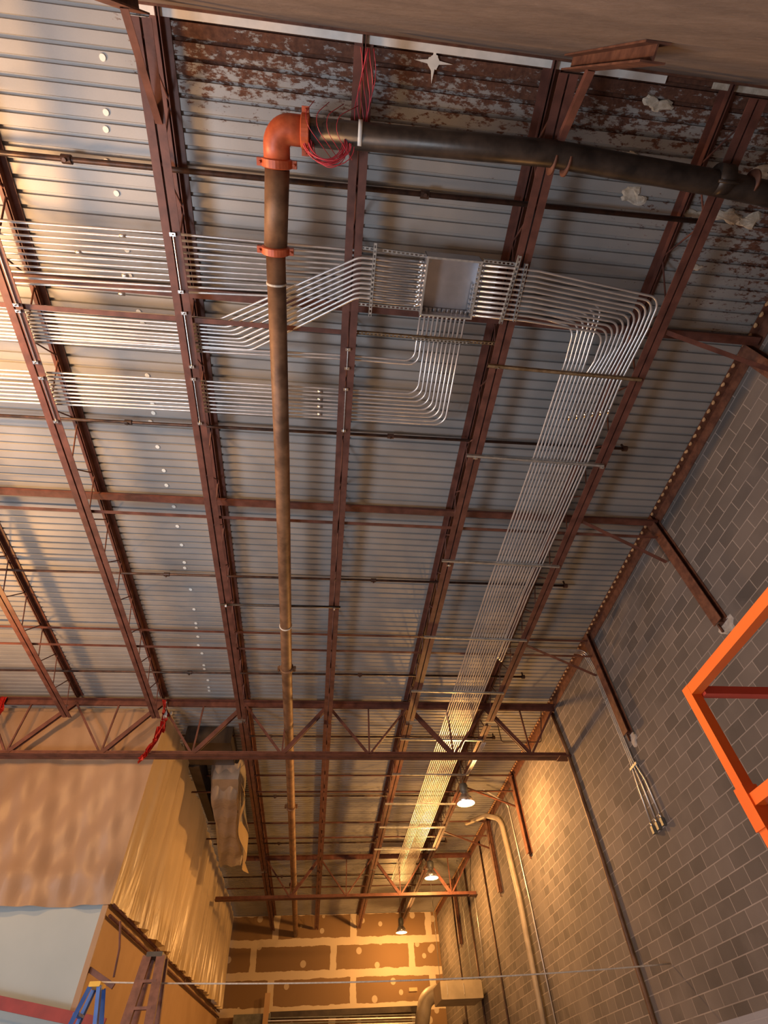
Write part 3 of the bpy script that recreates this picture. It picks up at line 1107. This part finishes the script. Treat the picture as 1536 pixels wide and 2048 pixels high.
for (x, y, lab) in ((.289, .373, 'at the rusty carrier'), (.289, .575, 'at the second carrier'), (.571, .580, 'at the last joist'), (.289, .895, 'at the third carrier')):
    q = W(x, y, .9085)
    bm = bmesh.new(); bm_box(bm, q - Vector((.035, .02, .02)), q + Vector((.035, .02, .02))); bm_tube(bm, [q - Vector((0, 0, .045)), q], .009, 6)
    tag(obj('beam_clamp', bm, 'zinc'), 'small shiny beam clamp under a joist beside the long conduit run, ' + lab, 'clamp')

# ------------------------------------------------------------------ white plugs on the deck
TENS = ['', '', 'twenty', 'thirty']


def nth(n):
    if n <= 19:
        return (ORD + ['eighteenth', 'nineteenth'])[n - 1]
    return TENS[n // 10][:-1] + 'ieth' if n % 10 == 0 else TENS[n // 10] + '-' + ORD[n % 10 - 1]


DOTS = [(-0.362, -0.007), (-0.372, 0.052), (-0.377, 0.091), (-0.386, 0.116), (-0.38, 0.157), (-0.381, 0.244), (-0.385, 0.291), (-0.381, 0.312),
        (-0.382, 0.359), (-0.379, 0.383), (-0.39, 0.474), (-0.391, 0.541), (-0.393, 0.564), (-0.403, 0.589), (-0.399, 0.655), (-0.396, 0.724), (-0.397, 0.769),
        (-0.39, 0.815), (-0.391, 0.882), (-0.39, 0.95), (-0.392, 1.019), (-0.394, 1.044), (-0.39, 1.109), (-0.392, 1.198), (-0.395, 1.266), (-0.396, 1.289),
        (-0.397, 1.332), (-0.401, 1.377), (-0.395, 1.421), (-0.397, 1.469), (-0.398, 1.491), (-0.394, 1.556), (-0.396, 1.601), (-0.397, 1.622)]
bm = bmesh.new()
bm_lathe(bm, [(0.0, 0.0), (0.030, 0.0), (0.034, 0.006), (0.030, 0.012), (0.0, 0.012)], Vector((0, 0, -0.012)), 14)
dm = bpy.data.meshes.new('deck_plug')
bm.to_mesh(dm); bm.free()
dm.materials.append(MAT['plug_white'])
for x, y in DOTS:
    o = link('deck_plug', dm)
    # snap to the middle of the flat between two flutes
    yy = YB - 0.05 + round((y * S - (YB - 0.05) - .05) / 0.1524) * 0.1524 + .05
    o.location = (x * S, yy, DECK - .001)
    tag(o, 'small white disc stuck to the roof deck, %s in the line from the top' % nth(DOTS.index((x, y)) + 1), 'deck plug', 'line of white discs on the roof deck')

# ------------------------------------------------------------------ peeled patches near the rear wall
bm = bmesh.new()
q = W(.112, -.044, .998)
for (a, b) in ((0.17, 0.035), (0.05, 0.11)):
    bm_box(bm, q - Vector((a, b, .012)), q + Vector((a, b, 0.001)))
cr = bmesh.new()
ring = []
for k_ in range(24):
    a = 2 * math.pi * k_ / 24
    r_ = (0.19 if k_ % 6 == 0 else 0.075) * (1.0 if k_ % 12 == 0 else .85) * rnd.uniform(.85, 1.15)
    ring.append((r_ * math.cos(a), r_ * math.sin(a)))
lo = [cr.verts.new(q + Vector((a, b, -.014))) for a, b in ring]
hi = [cr.verts.new(q + Vector((a, b, 0))) for a, b in ring]
for k_ in range(24):
    cr.faces.new((lo[k_], lo[(k_ + 1) % 24], hi[(k_ + 1) % 24], hi[k_]))
cr.faces.new(lo); cr.faces.new(hi[::-1])
bm.free()
tag(obj('paint_patch', cr, 'white_paint'), 'white star-shaped paint patch on the rusty deck near the rear wall', 'patch')
for x, y, r_, lab in ((.466, -.030, .13, 'near the rear wall right of the sloping post'), (.478, .092, .15, 'under the black pipe'), (.60, .110, .13, 'below the black pipe, left of the last joist'),
                      (.655, .106, .16, 'below the black pipe, right of the last joist'), (.70, .110, .14, 'below the black pipe at the right edge'),
                      (.681, .040, .13, 'above the black pipe at the right edge'), (.450, .036, .07, 'small, just above the black pipe'), (.640, .190, .08, 'alone in the dark right corner')):
    for sub in range(1):
        tag(patch(W(x, y, .9995), Vector((0, 0, -1)), r_, 'peeled_patch', None, 'peeling'), 'pale ragged peeled patch on the deck ' + lab, 'patch')

# ------------------------------------------------------------------ red wires
wl = empty('wire_bundle', W(-.05, .09, .90), 'loose coil of red wires hanging from the black pipe beside the orange elbow', 'wires')
for k_ in range(14):
    pts = []
    ph = rnd.uniform(-.3, .3)
    rx, ry = rnd.uniform(.16, .24), rnd.uniform(.12, .20)
    c = W(-.035, .058, .870) + Vector((rnd.uniform(-.03, .03), rnd.uniform(-.03, .03), rnd.uniform(-.02, .04)))
    for i in range(15):
        a = math.pi * (-.05 + 1.1 * i / 14) + ph * .4
        pts.append(c + Vector((-rx * math.cos(a), ry * math.sin(a), .05 * math.cos(2 * a))))
    bm = bmesh.new(); bm_tube(bm, pts, .0045, 6)
    obj('wire', bm, 'red_wire', wl, True)
for k_ in range(4):
    a = W(-.070 + .012 * k_, .034, .885)
    b = W(-.030 + .010 * k_, .075, .872)
    c = W(-.055 + .02 * k_, .015, .90)
    bm = bmesh.new(); bm_tube(bm, fillet([c, a + Vector((0, 0, -.14)), b], .2, 6), .0035, 6)
    obj('wire', bm, 'red_wire', wl, True)
wj = empty('wire_bundle', W(.012, 0, .90), 'red wires strung down along the joist above the white hanger band', 'wires')
for k_ in range(7):
    pts = []
    for i in range(9):
        f_ = i / 8
        pts.append(W(.004 + .003 * k_ + .004 * math.sin(f_ * 6 + k_), -.045 + .085 * f_, .903 + .004 * math.sin(f_ * 5 + k_ * 2)))
    bm = bmesh.new(); bm_tube(bm, pts, .0045, 6)
    obj('wire', bm, 'red_wire', wj, True)

# ------------------------------------------------------------------ plastic-sheeted room on the left
XC, YF = -0.545 * S, 1.735 * S


def grid_sheet(nu, nv, fn, th=0.0):
    bm = bmesh.new()
    vs = [[bm.verts.new(fn(i / nu, j / nv)) for j in range(nv + 1)] for i in range(nu + 1)]
    for i in range(nu):
        for j in range(nv):
            bm.faces.new((vs[i][j], vs[i + 1][j], vs[i + 1][j + 1], vs[i][j + 1]))
    return bm


def wav(*a):
    return sum(am * math.sin(fr * v + ph) for am, fr, v, ph in a)


def front_fn(u, v):
    x = -9.6 + (XC + 9.61) * u
    zt, zb = DECK - .10, EYE + 0.432 * S
    z = zb + (zt - zb) * v
    amp = 0.05 + 0.07 * (1 - v)
    w_ = wav((1, 3.1, x + .25 * z, .3), (.5, 7.3, x - .6 * z, 1.1), (.3, 13.7, x + .3 * z, 2.0))
    band = .06 * math.exp(-((z - (EYE + .50 * S)) / .18) ** 2)
    e_ = min(1, (1 - u) * 20)
    return Vector((x, YF + (amp * w_ * .7 - band) * e_ - .03 * (1 - e_), z))


sh = empty('plastic_sheet', (XC, YF, EYE + .432 * S), 'large tan translucent plastic sheet hanging behind the girder at the left', 'plastic sheet')
obj('sheet', grid_sheet(130, 50, front_fn), 'poly_sheet', sh, True)
bm = bmesh.new()
bm_box(bm, (-9.6, YF - .02, DECK - .16), (XC, YF + .02, DECK - .09))
obj('top_batten', bm, 'tan_board', sh)


def hem(y):
    f_ = (y / S - 1.735) / (4.3 - 1.735)
    return EYE + S * (0.435 + 0.10 * f_)


def curt_fn(u, v):
    # u along the depth, v upwards; folds gather toward the top front corner
    y = YF + (YE - 0.1 - YF) * u ** 1.15
    zb, zt = hem(y), DECK - .07
    z = zb + (zt - zb) * v
    ph = y * 1.9 + 1.3 * math.sin(y * .83) + .7 * math.sin(y * 2.1 + 1) + (1 - v) * (1.1 - u) * 1.4
    fold = abs(math.sin(ph)) ** .6 * .24 + .07 * math.sin(ph * 2.3 + 1 + .8 * v) + .03 * math.sin(y * 9.1 + 2 * v) + .02 * math.sin(y * 17 - 3 * v)
    x = XC + .04 + (fold - .10) * (.35 + .75 * (1 - v) ** .5) * (1 if u > .01 else .3)
    t_ = min(1, u * 14)
    x = XC + (x - XC) * t_
    return Vector((x, y - .03, z))


cu = empty('plastic_curtain', (XC, YF, EYE + .44 * S), 'long gathered amber plastic curtain hanging from the roof down the side of the enclosed room', 'plastic curtain')
obj('curtain', grid_sheet(340, 26, curt_fn), 'poly_curtain', cu, True)
bm = bmesh.new()
for k_ in range(22):
    y = YF + .12 + k_ * .42
    bm_box(bm, (XC + .0, y, DECK - .12), (XC + .07, y + .05, DECK - .05))
obj('tape_tabs', bm, 'white_paint', cu)

# board wall of the room under the sheets, its openings and rails
tag(obj('wall_left', box((XC - .12, YF, 0), (XC - .04, YE, EYE + .53 * S)), 'tan_board'), kind='structure')
tag(obj('wall_front', box((-9.6, YF + .14, 0), (XC - .14, YF + .22, EYE + .44 * S)), 'white_board'), kind='structure')
tag(obj('plastic_flap', box((XC - .12, YF - .03, 0.2), (XC - .02, YF + .02, EYE + .43 * S)), 'poly_sheet'), 'narrow crinkled plastic flap at the outer corner of the pale panel', 'plastic sheet')
rl = empty('guard_rail', (XC, YF, EYE + .43 * S), 'double red rail sloping along the hem of the amber curtain', 'rail')
for dz in (0, -.17):
    bm = bmesh.new()
    bm_tube(bm, [Vector((XC + .03, YF + .1, hem(YF) + dz)), Vector((XC + .03, YE - .2, hem(YE) + dz))], .03, 8)
    obj('rail_bar', bm, 'primer', rl, True)
for yy in (2.35, 3.0):
    bm = bmesh.new(); bm_tube(bm, [Vector((XC + .03, yy * S, hem(yy * S) - .17)), Vector((XC + .03, yy * S, hem(yy * S)))], .02, 8)
    obj('rail_post', bm, 'primer', rl)
bm = bmesh.new()
a, b = W(-.74, 1.71, .248), W(-.47, 1.71, .199)
bm_extrude(bm, rect(.05, .16), a + (a - b) * .6, b)
tag(obj('barrier_beam', bm, 'crimson'), 'deep red horizontal beam at the bottom left below the pale panel', 'beam')
tag(obj('white_ledge', box((-8.5, YF - .6, .6), (XC - .3, YF - .15, EYE + .15 * S)), 'white_paint'), 'whitish surface below the deep red beam at the bottom left corner', 'partition')
tag(obj('bracket', bar(W(-.5495, 1.742, .303), W(-.478, 1.732, .268), .04, .08), 'primer'), 'short dark red bracket beside the top of the blue ladder', 'bracket')
bm = bmesh.new(); bm_tube(bm, fillet([W(-.505, 1.731, .395), W(-.488, 1.731, .34), W(-.483, 1.731, .285)], .3), .02, 8)
tag(obj('hanging_cord', bm, 'primer'), 'dark red cord hanging at the corner of the tan wall above the blue ladder', 'cord')

# caution streamers on the girder
def streamer(path, label, white=True):
    st = empty('warning_streamer', Vector(path[0]), label, 'streamer')
    n = len(path)
    for k_ in range(5):
        bm = bmesh.new()
        pts = [Vector(p) + Vector((rnd.uniform(-.05, .05), rnd.uniform(-.06, .06), rnd.uniform(-.04, .04))) for p in path]
        pts = fillet(pts, .3, 3)
        rows = []
        for i, p in enumerate(pts):
            tw = i * .9 + k_
            w_ = Vector((math.cos(tw), math.sin(tw), .2)) * .045
            rows.append((bm.verts.new(p - w_), bm.verts.new(p + w_)))
        for a_, b_ in zip(rows, rows[1:]):
            bm.faces.new((a_[0], a_[1], b_[1], b_[0]))
        bmesh.ops.solidify(bm, geom=bm.faces[:], thickness=.003)
        obj('tape_strip', bm, 'white_paint' if (white and k_ == 0) else 'red_tape', st)
    return st


gy_ = 1.655
streamer([W(-.537, gy_, .975), W(-.527, gy_, .93), W(-.523, gy_, .90), W(-.520, gy_, .87)], 'red and white tape streamer tied to the girder at the curtain corner')
streamer([W(-.525, gy_ - .015, .875), W(-.533, gy_ - .015, .83), W(-.545, gy_ - .015, .79), W(-.552, gy_ - .015, .765)], 'lower tattered red streamer hanging across the girder bottom chord', False)
streamer([W(-1.055, gy_, .975), W(-1.04, gy_, .93), W(-1.052, gy_, .90)], 'red streamer on the girder at the left picture edge', False)
streamer([W(-.500, 1.93, .985), W(-.502, 1.95, .97)], 'small red tag at the curtain top edge behind the girder', False)

# ------------------------------------------------------------------ rooftop-unit drop and the plastic-wrapped duct
dk = empty('duct_plenum', W(-.44, 2.2, .97), 'dark duct plenum under the roof next to the curtain top', 'duct')
bm = box(W(-.50, 1.86, .935), W(-.335, 2.03, .997))
obj('plenum_box', bm, 'dark_duct', dk)
bm = bmesh.new()
a = [(-.505, 2.035, .93), (-.465, 2.035, .93), (-.465, 2.035, .997), (-.505, 2.035, .997)]
b = [(-.505, 2.62, .955), (-.475, 2.62, .955), (-.475, 2.62, .997), (-.505, 2.62, .997)]
va = [bm.verts.new(W(*p)) for p in a]; vb = [bm.verts.new(W(*p)) for p in b]
for i in range(4):
    bm.faces.new((va[i], va[(i + 1) % 4], vb[(i + 1) % 4], vb[i]))
bm.faces.new(va[::-1]); bm.faces.new(vb)
obj('side_duct', bm, 'dark_duct', dk)

wd = empty('wrapped_duct', W(-.40, 2.4, .86), 'hanging metal duct wrapped in loose clear plastic beside the curtain', 'duct')
bm = bmesh.new()
prof = [(2.07, .985), (2.07, .90), (2.14, .875), (2.72, .850), (2.78, .87), (2.78, .985)]
xl = [-.415, -.415, -.412, -.450, -.455, -.455]
xr = [-.318, -.318, -.320, -.338, -.345, -.345]
L_ = [bm.verts.new(W(xl[i], p[0], p[1])) for i, p in enumerate(prof)]
R_ = [bm.verts.new(W(xr[i], p[0], p[1])) for i, p in enumerate(prof)]
for i in range(6):
    j_ = (i + 1) % 6
    bm.faces.new((L_[i], L_[j_], R_[j_], R_[i]))
bm.faces.new(L_[::-1]); bm.faces.new(R_)
obj('duct_body', bm, 'box_zinc', wd)
obj('grille_slot', box(W(-.405, 2.20, .864), W(-.330, 2.29, .8665)), 'dark_duct', wd)


def wrap_fn(u, v):
    # draped plastic around the duct's underside and its sides
    y = 2.045 + (2.80 - 2.045) * v
    zc = .868 - .03 * v
    ang = (u - .5) * 2
    x = -.3675 - .032 * v + ang * (.060 + .008 * math.sin(9 * v))
    z = zc - .004 + .10 * max(0, abs(ang) - .72) / .28 + .004 * math.sin(14 * u + 9 * v) + .003 * math.sin(31 * v)
    if v < .12:
        z += (.12 - v) * .75
    return W(x, y + .006 * math.sin(17 * u), z)


obj('plastic_wrap', grid_sheet(40, 50, wrap_fn), 'poly_clear', wd, True)


def flap_fn(u, v):
    y = 2.10 + .62 * u + .03 * v
    z = .90 - (.06 + .05 * math.sin(3 * u)) * v - .045 * u
    x = -.312 + .014 * math.sin(11 * u + 2 * v) + .012 * v - .012 * u
    return W(x, y, z)


obj('loose_flap', grid_sheet(36, 8, flap_fn), 'poly_curtain', wd, True)

# ------------------------------------------------------------------ sodium lamps in a row
def high_bay(x, y, z, label, hot):
    c = W(x, y, z)
    o = empty('high_bay_lamp', c, label, 'lamp')
    bm = bmesh.new(); bm_tube(bm, [c + Vector((0, 0, .42)), Vector((c.x, c.y, DECK - .005))], .012, 8)
    obj('hanger', bm, 'grey_steel', o)
    bm = bmesh.new(); bm_lathe(bm, [(0, .42), (.10, .42), (.12, .38), (.12, .22), (.09, .18), (0, .18)], c, 20)
    obj('ballast', bm, 'grey_steel', o, True)
    bm = bmesh.new(); bm_lathe(bm, [(.06, .20), (.10, .15), (.18, .05), (.25, -.10), (.245, -.10), (.17, .045), (.095, .14), (.055, .18)], c, 28)
    obj('reflector', bm, 'reflector', o, True)
    bm = bmesh.new(); bm_lathe(bm, [(0, -.105), (.12, -.10), (.235, -.085), (.235, -.08), (0, -.08)], c, 24)
    obj('lens', bm, 'lamp_glow_hot' if hot else 'lamp_glow', o, True)
    lamp('lamp light', 'POINT', c - Vector((0, 0, .22)), 1100 if hot else 650, SOD, shadow_soft_size=.12)


high_bay(.560, 2.10, .835, 'brightest sodium high-bay lamp, glaring orange below the girder near the right wall', True)
high_bay(.566, 3.00, .840, 'second sodium high-bay lamp with a bell reflector, between the brightest lamp and the end wall', False)
high_bay(.532, 3.99, .831, 'farthest sodium high-bay lamp hanging in front of the drywall wall', False)

# ------------------------------------------------------------------ things on the right wall
bm = bmesh.new()
bm_tube(bm, [W(.8205, 1.685, .965), W(.8205, 1.660, .80), W(.8205, 1.655, .50), W(.8205, 1.665, -.21)], .045, 12)
tag(obj('drain_pipe', bm, 'orange_fitting' if False else 'brown_pipe', smooth=True), 'slim rust-orange pipe running down the block wall from the end of the girder', 'pipe')
bm = bmesh.new()
bm_tube(bm, fillet([W(.72, 2.75, .985), W(.775, 2.58, .955), W(.806, 2.47, .90), W(.806, 2.43, .60), W(.806, 2.46, -.21)], .55, 8), .078, 18)
tag(obj('insulated_pipe', bm, 'tan_pipe', smooth=True), 'fat tan insulated pipe curving down the right wall beside the brightest lamp', 'pipe')
bm = bmesh.new()
bm_tube(bm, fillet([W(.70, 2.30, .955), W(.822, 2.38, .93), W(.822, 2.36, .58), W(.822, 2.37, -.1)], .2, 6), .018, 8)
tag(obj('wall_conduit', bm, 'zinc_run', smooth=True), 'single bright conduit dropping down the block wall left of the orange-lit post', 'conduit')
for yy, r_, lab in ((2.95, .03, 'thin dark pipe running down the wall left of the tan pipe'), (3.35, .035, 'dark pipe running down the far right wall, nearer'), (3.75, .03, 'dark pipe running down the far right wall, farther')):
    bm = bmesh.new(); bm_tube(bm, [W(.823, yy, .97), W(.823, yy, -.2)], r_, 8)
    tag(obj('wall_pipe', bm, 'dark_pipe', smooth=True), lab, 'pipe')
bm = bmesh.new(); bm_tube(bm, [W(.823, 3.2, .85), W(.823, 3.22, .50)], .016, 8)
tag(obj('wall_conduit', bm, 'zinc_run', smooth=True), 'short pale conduit on the far right wall', 'conduit')
bm = bmesh.new()
bm_tube(bm, fillet([W(.65, 1.80, .999), W(.65, 1.80, .915), W(.80, 1.80, .915), W(.80, 1.72, .999)], .05), .012, 8)
tag(obj('thin_line', bm, 'dark_pipe', smooth=True), 'thin dark line with a square bend just behind the girder at the wall', 'pipe')
for k_ in range(3):
    bm = bmesh.new(); bm_tube(bm, [W(.571 + .0058 * k_, 1.78, .902), W(.560 + .0052 * k_, 2.04, .902)], .015, 8)
    tag(obj('conduit', bm, 'zinc_run', smooth=True), 'short orange-lit conduit under the last joist behind the girder, ' + ['left', 'middle', 'right'][k_] + ' of three', 'conduit', 'three short conduits at the girder')

# heater on the far right wall and the things below
hx = empty('unit_heater', W(.74, 3.30, .46), 'boxy tan metal unit heater mounted low on the far right wall', 'heater')
bm = box(W(.60, 3.22, .41), W(.80, 3.42, .475)); bmesh.ops.bevel(bm, geom=bm.edges[:], offset=.02, segments=2)
obj('casing', bm, 'heater_panel', hx)
for k_ in range(2):
    bm = box(W(.63 + .08 * k_, 3.215, .425), W(.632 + .08 * k_, 3.22, .465)); obj('hinge_strip', bm, 'zinc', hx)
for xx in (.62, .78):
    bm = bmesh.new(); bm_tube(bm, [W(xx, 3.32, .475), W(xx, 3.32, .999)], .01, 6)
    obj('hanger', bm, 'grey_steel', hx)
bk = empty('duct_elbow', W(.60, 3.9, .45), 'rounded tan duct elbow at the bottom beside the heater', 'duct')
bm = bmesh.new(); bm_tube(bm, fillet([W(.72, 3.9, .525), W(.635, 3.9, .51), W(.60, 3.9, .38)], .5, 8), .28, 20)
obj('elbow_body', bm, 'tan_pipe', bk, True)
tag(obj('wall_bracket', bar(W(.585, 4.2, .583), W(.635, 4.2, .583), .3, .12), 'tan_board'), 'small tan bracket on the bright part of the drywall wall', 'bracket')

# roll-up door housing and steel below the drywall
rd = empty('door_track', W(.1, 4.28, .5), 'horizontal shiny steel tracks below the drywall at the bottom', 'door track')
for k_ in range(4):
    zz = .492 - .012 * k_
    obj('track', bar(W(-.25, 4.24, zz), W(.62, 4.24, zz - .012), .06, .035), 'zinc_run' if k_ % 2 else 'grey_steel', rd)
tag(obj('lintel_beam', box(W(-.24, 4.27, .495), W(.66, 4.32, .522)), 'dark_duct'), 'dark steel lintel under the lowest drywall row', 'beam')
tag(obj('door_panel', box(W(-.45, 4.26, .20), W(-.235, 4.31, .515)), 'grey_steel'), 'dark panel at the bottom between the curtain end and the drywall', 'panel')
tag(obj('drywall_post', bar(W(-.262, 4.24, .18), W(-.262, 4.24, .60), .22, .12, Vector((0, 1, 0))), 'tan_board'), 'narrow tan post in front of the drywall at lower left', 'post')

# ------------------------------------------------------------------ ladders, rope
def stepladder(x, y, top, width_top, spread, mat, capmat, label, height, flare=.10, face=False):
    o = empty('stepladder', (x, y, 0), label, 'ladder')
    bm = bmesh.new()
    bm_box(bm, (x - width_top / 2, y - .16, top - .06), (x + width_top / 2, y + .16, top))
    bmesh.ops.bevel(bm, geom=bm.edges[:], offset=.01, segments=1)
    obj('top_cap', bm, capmat, o)
    tl = {}
    for sx in (-1, 1):
        for sy in (-1, 1):
            a = Vector((x + sx * width_top * .42, y + sy * .12, top - .05))
            b = Vector((x + sx * (width_top * .42 + spread), y + sy * (.12 + flare), 0.0))
            tl[(sx, sy)] = (a, b)
            obj('rail', bar(a, b, .05 if not face else .075, .13 if face else .06), mat, o)
    n = int(top / .30)
    for k_ in range(1, n):
        f_ = k_ / n
        if face:
            p, q_ = (tl[(-1, -1)][0].lerp(tl[(-1, -1)][1], f_), tl[(1, -1)][0].lerp(tl[(1, -1)][1], f_))
        else:
            p, q_ = (tl[(-1, -1)][0].lerp(tl[(-1, -1)][1], f_), tl[(-1, 1)][0].lerp(tl[(-1, 1)][1], f_))
        obj('step', bar(p, q_, .08, .035), mat, o)
    return o


stepladder(-.447 * S, 1.5 * S, EYE + .238 * S, .16, .85, 'blue_fiberglass', 'yellow_plastic', 'blue stepladder with a yellow top cap in front of the pale panel', 3.3, .3)
stepladder(-.341 * S, 1.5 * S, EYE + .283 * S, .24, .30, 'brown_fiberglass', 'black_rubber', 'tall dark brown stepladder standing before the tan wall', 3.6, .45, True)
rp = []
a, b = W(-.447, 1.5, .240), W(.826, 1.5, .236)
for i in range(25):
    f_ = i / 24
    p = a.lerp(b, f_)
    p.z -= .10 * 4 * f_ * (1 - f_)
    rp.append(p)
bm = bmesh.new(); bm_tube(bm, rp, .011, 6)
tag(obj('rope', bm, 'rope', smooth=True), 'pale rope stretched from the blue ladder across the bottom of the picture', 'rope')

# ------------------------------------------------------------------ orange lift guard rail, raised at the right
A = Vector((1.761, 2.098, EYE + 1.318))
lf = empty('lift_guardrail', A, 'bright orange guardrail corner of a raised work lift at the right edge', 'lift rail')
T = .05
bm = bmesh.new(); bm_extrude(bm, rect(T * .96, T * .96), A + Vector((0, .0, 0)), A + Vector((0, -1.6, 0)))
obj('top_rail', bm, 'lift_orange', lf)
obj('post', bar(A + Vector((0, 0, T / 2)), A - Vector((0, 0, 1.15)), T, T), 'lift_orange', lf)
obj('cross_rail', bar(A + Vector((.03, -.03, -.015)), A + Vector((1.6, -.03, -.015)), .04, .04), 'lift_red', lf)
Bp = A - Vector((0, 0, .50))
obj('mid_rail', bar(Bp, Bp + Vector((0, -1.6, 0)), T * .9, T * .9), 'lift_orange', lf)
obj('mid_cross_rail', bar(Bp + Vector((.03, 0, -.10)), Bp + Vector((1.6, 0, -.10)), .045, .045), 'lift_red', lf)
obj('post_sleeve', bar(A - Vector((0, 0, .44)), A - Vector((0, 0, .60)), T * 1.3, T * 1.3), 'lift_orange', lf)
bm = bmesh.new(); bm_tube(bm, fillet([Bp + Vector((0, -.16, -.02)), Bp + Vector((0.0, -.10, -.10)), Bp + Vector((0, -.02, -.17)), Bp + Vector((0, -.015, -.5))], .05), .012, 8)
obj('latch_rod', bm, 'lift_red', lf, True)
bm = bmesh.new(); bm_tube(bm, [Bp + Vector((.02, -.0, -.10)), Bp + Vector((.065, 0, -.10))], .010, 8)
obj('bolt', bm, 'zinc', lf, True)
obj('foot_rail', bar(A + Vector((0, .025, -1.12)), A + Vector((0, -1.6, -1.12)), T, .1), 'lift_orange', lf)
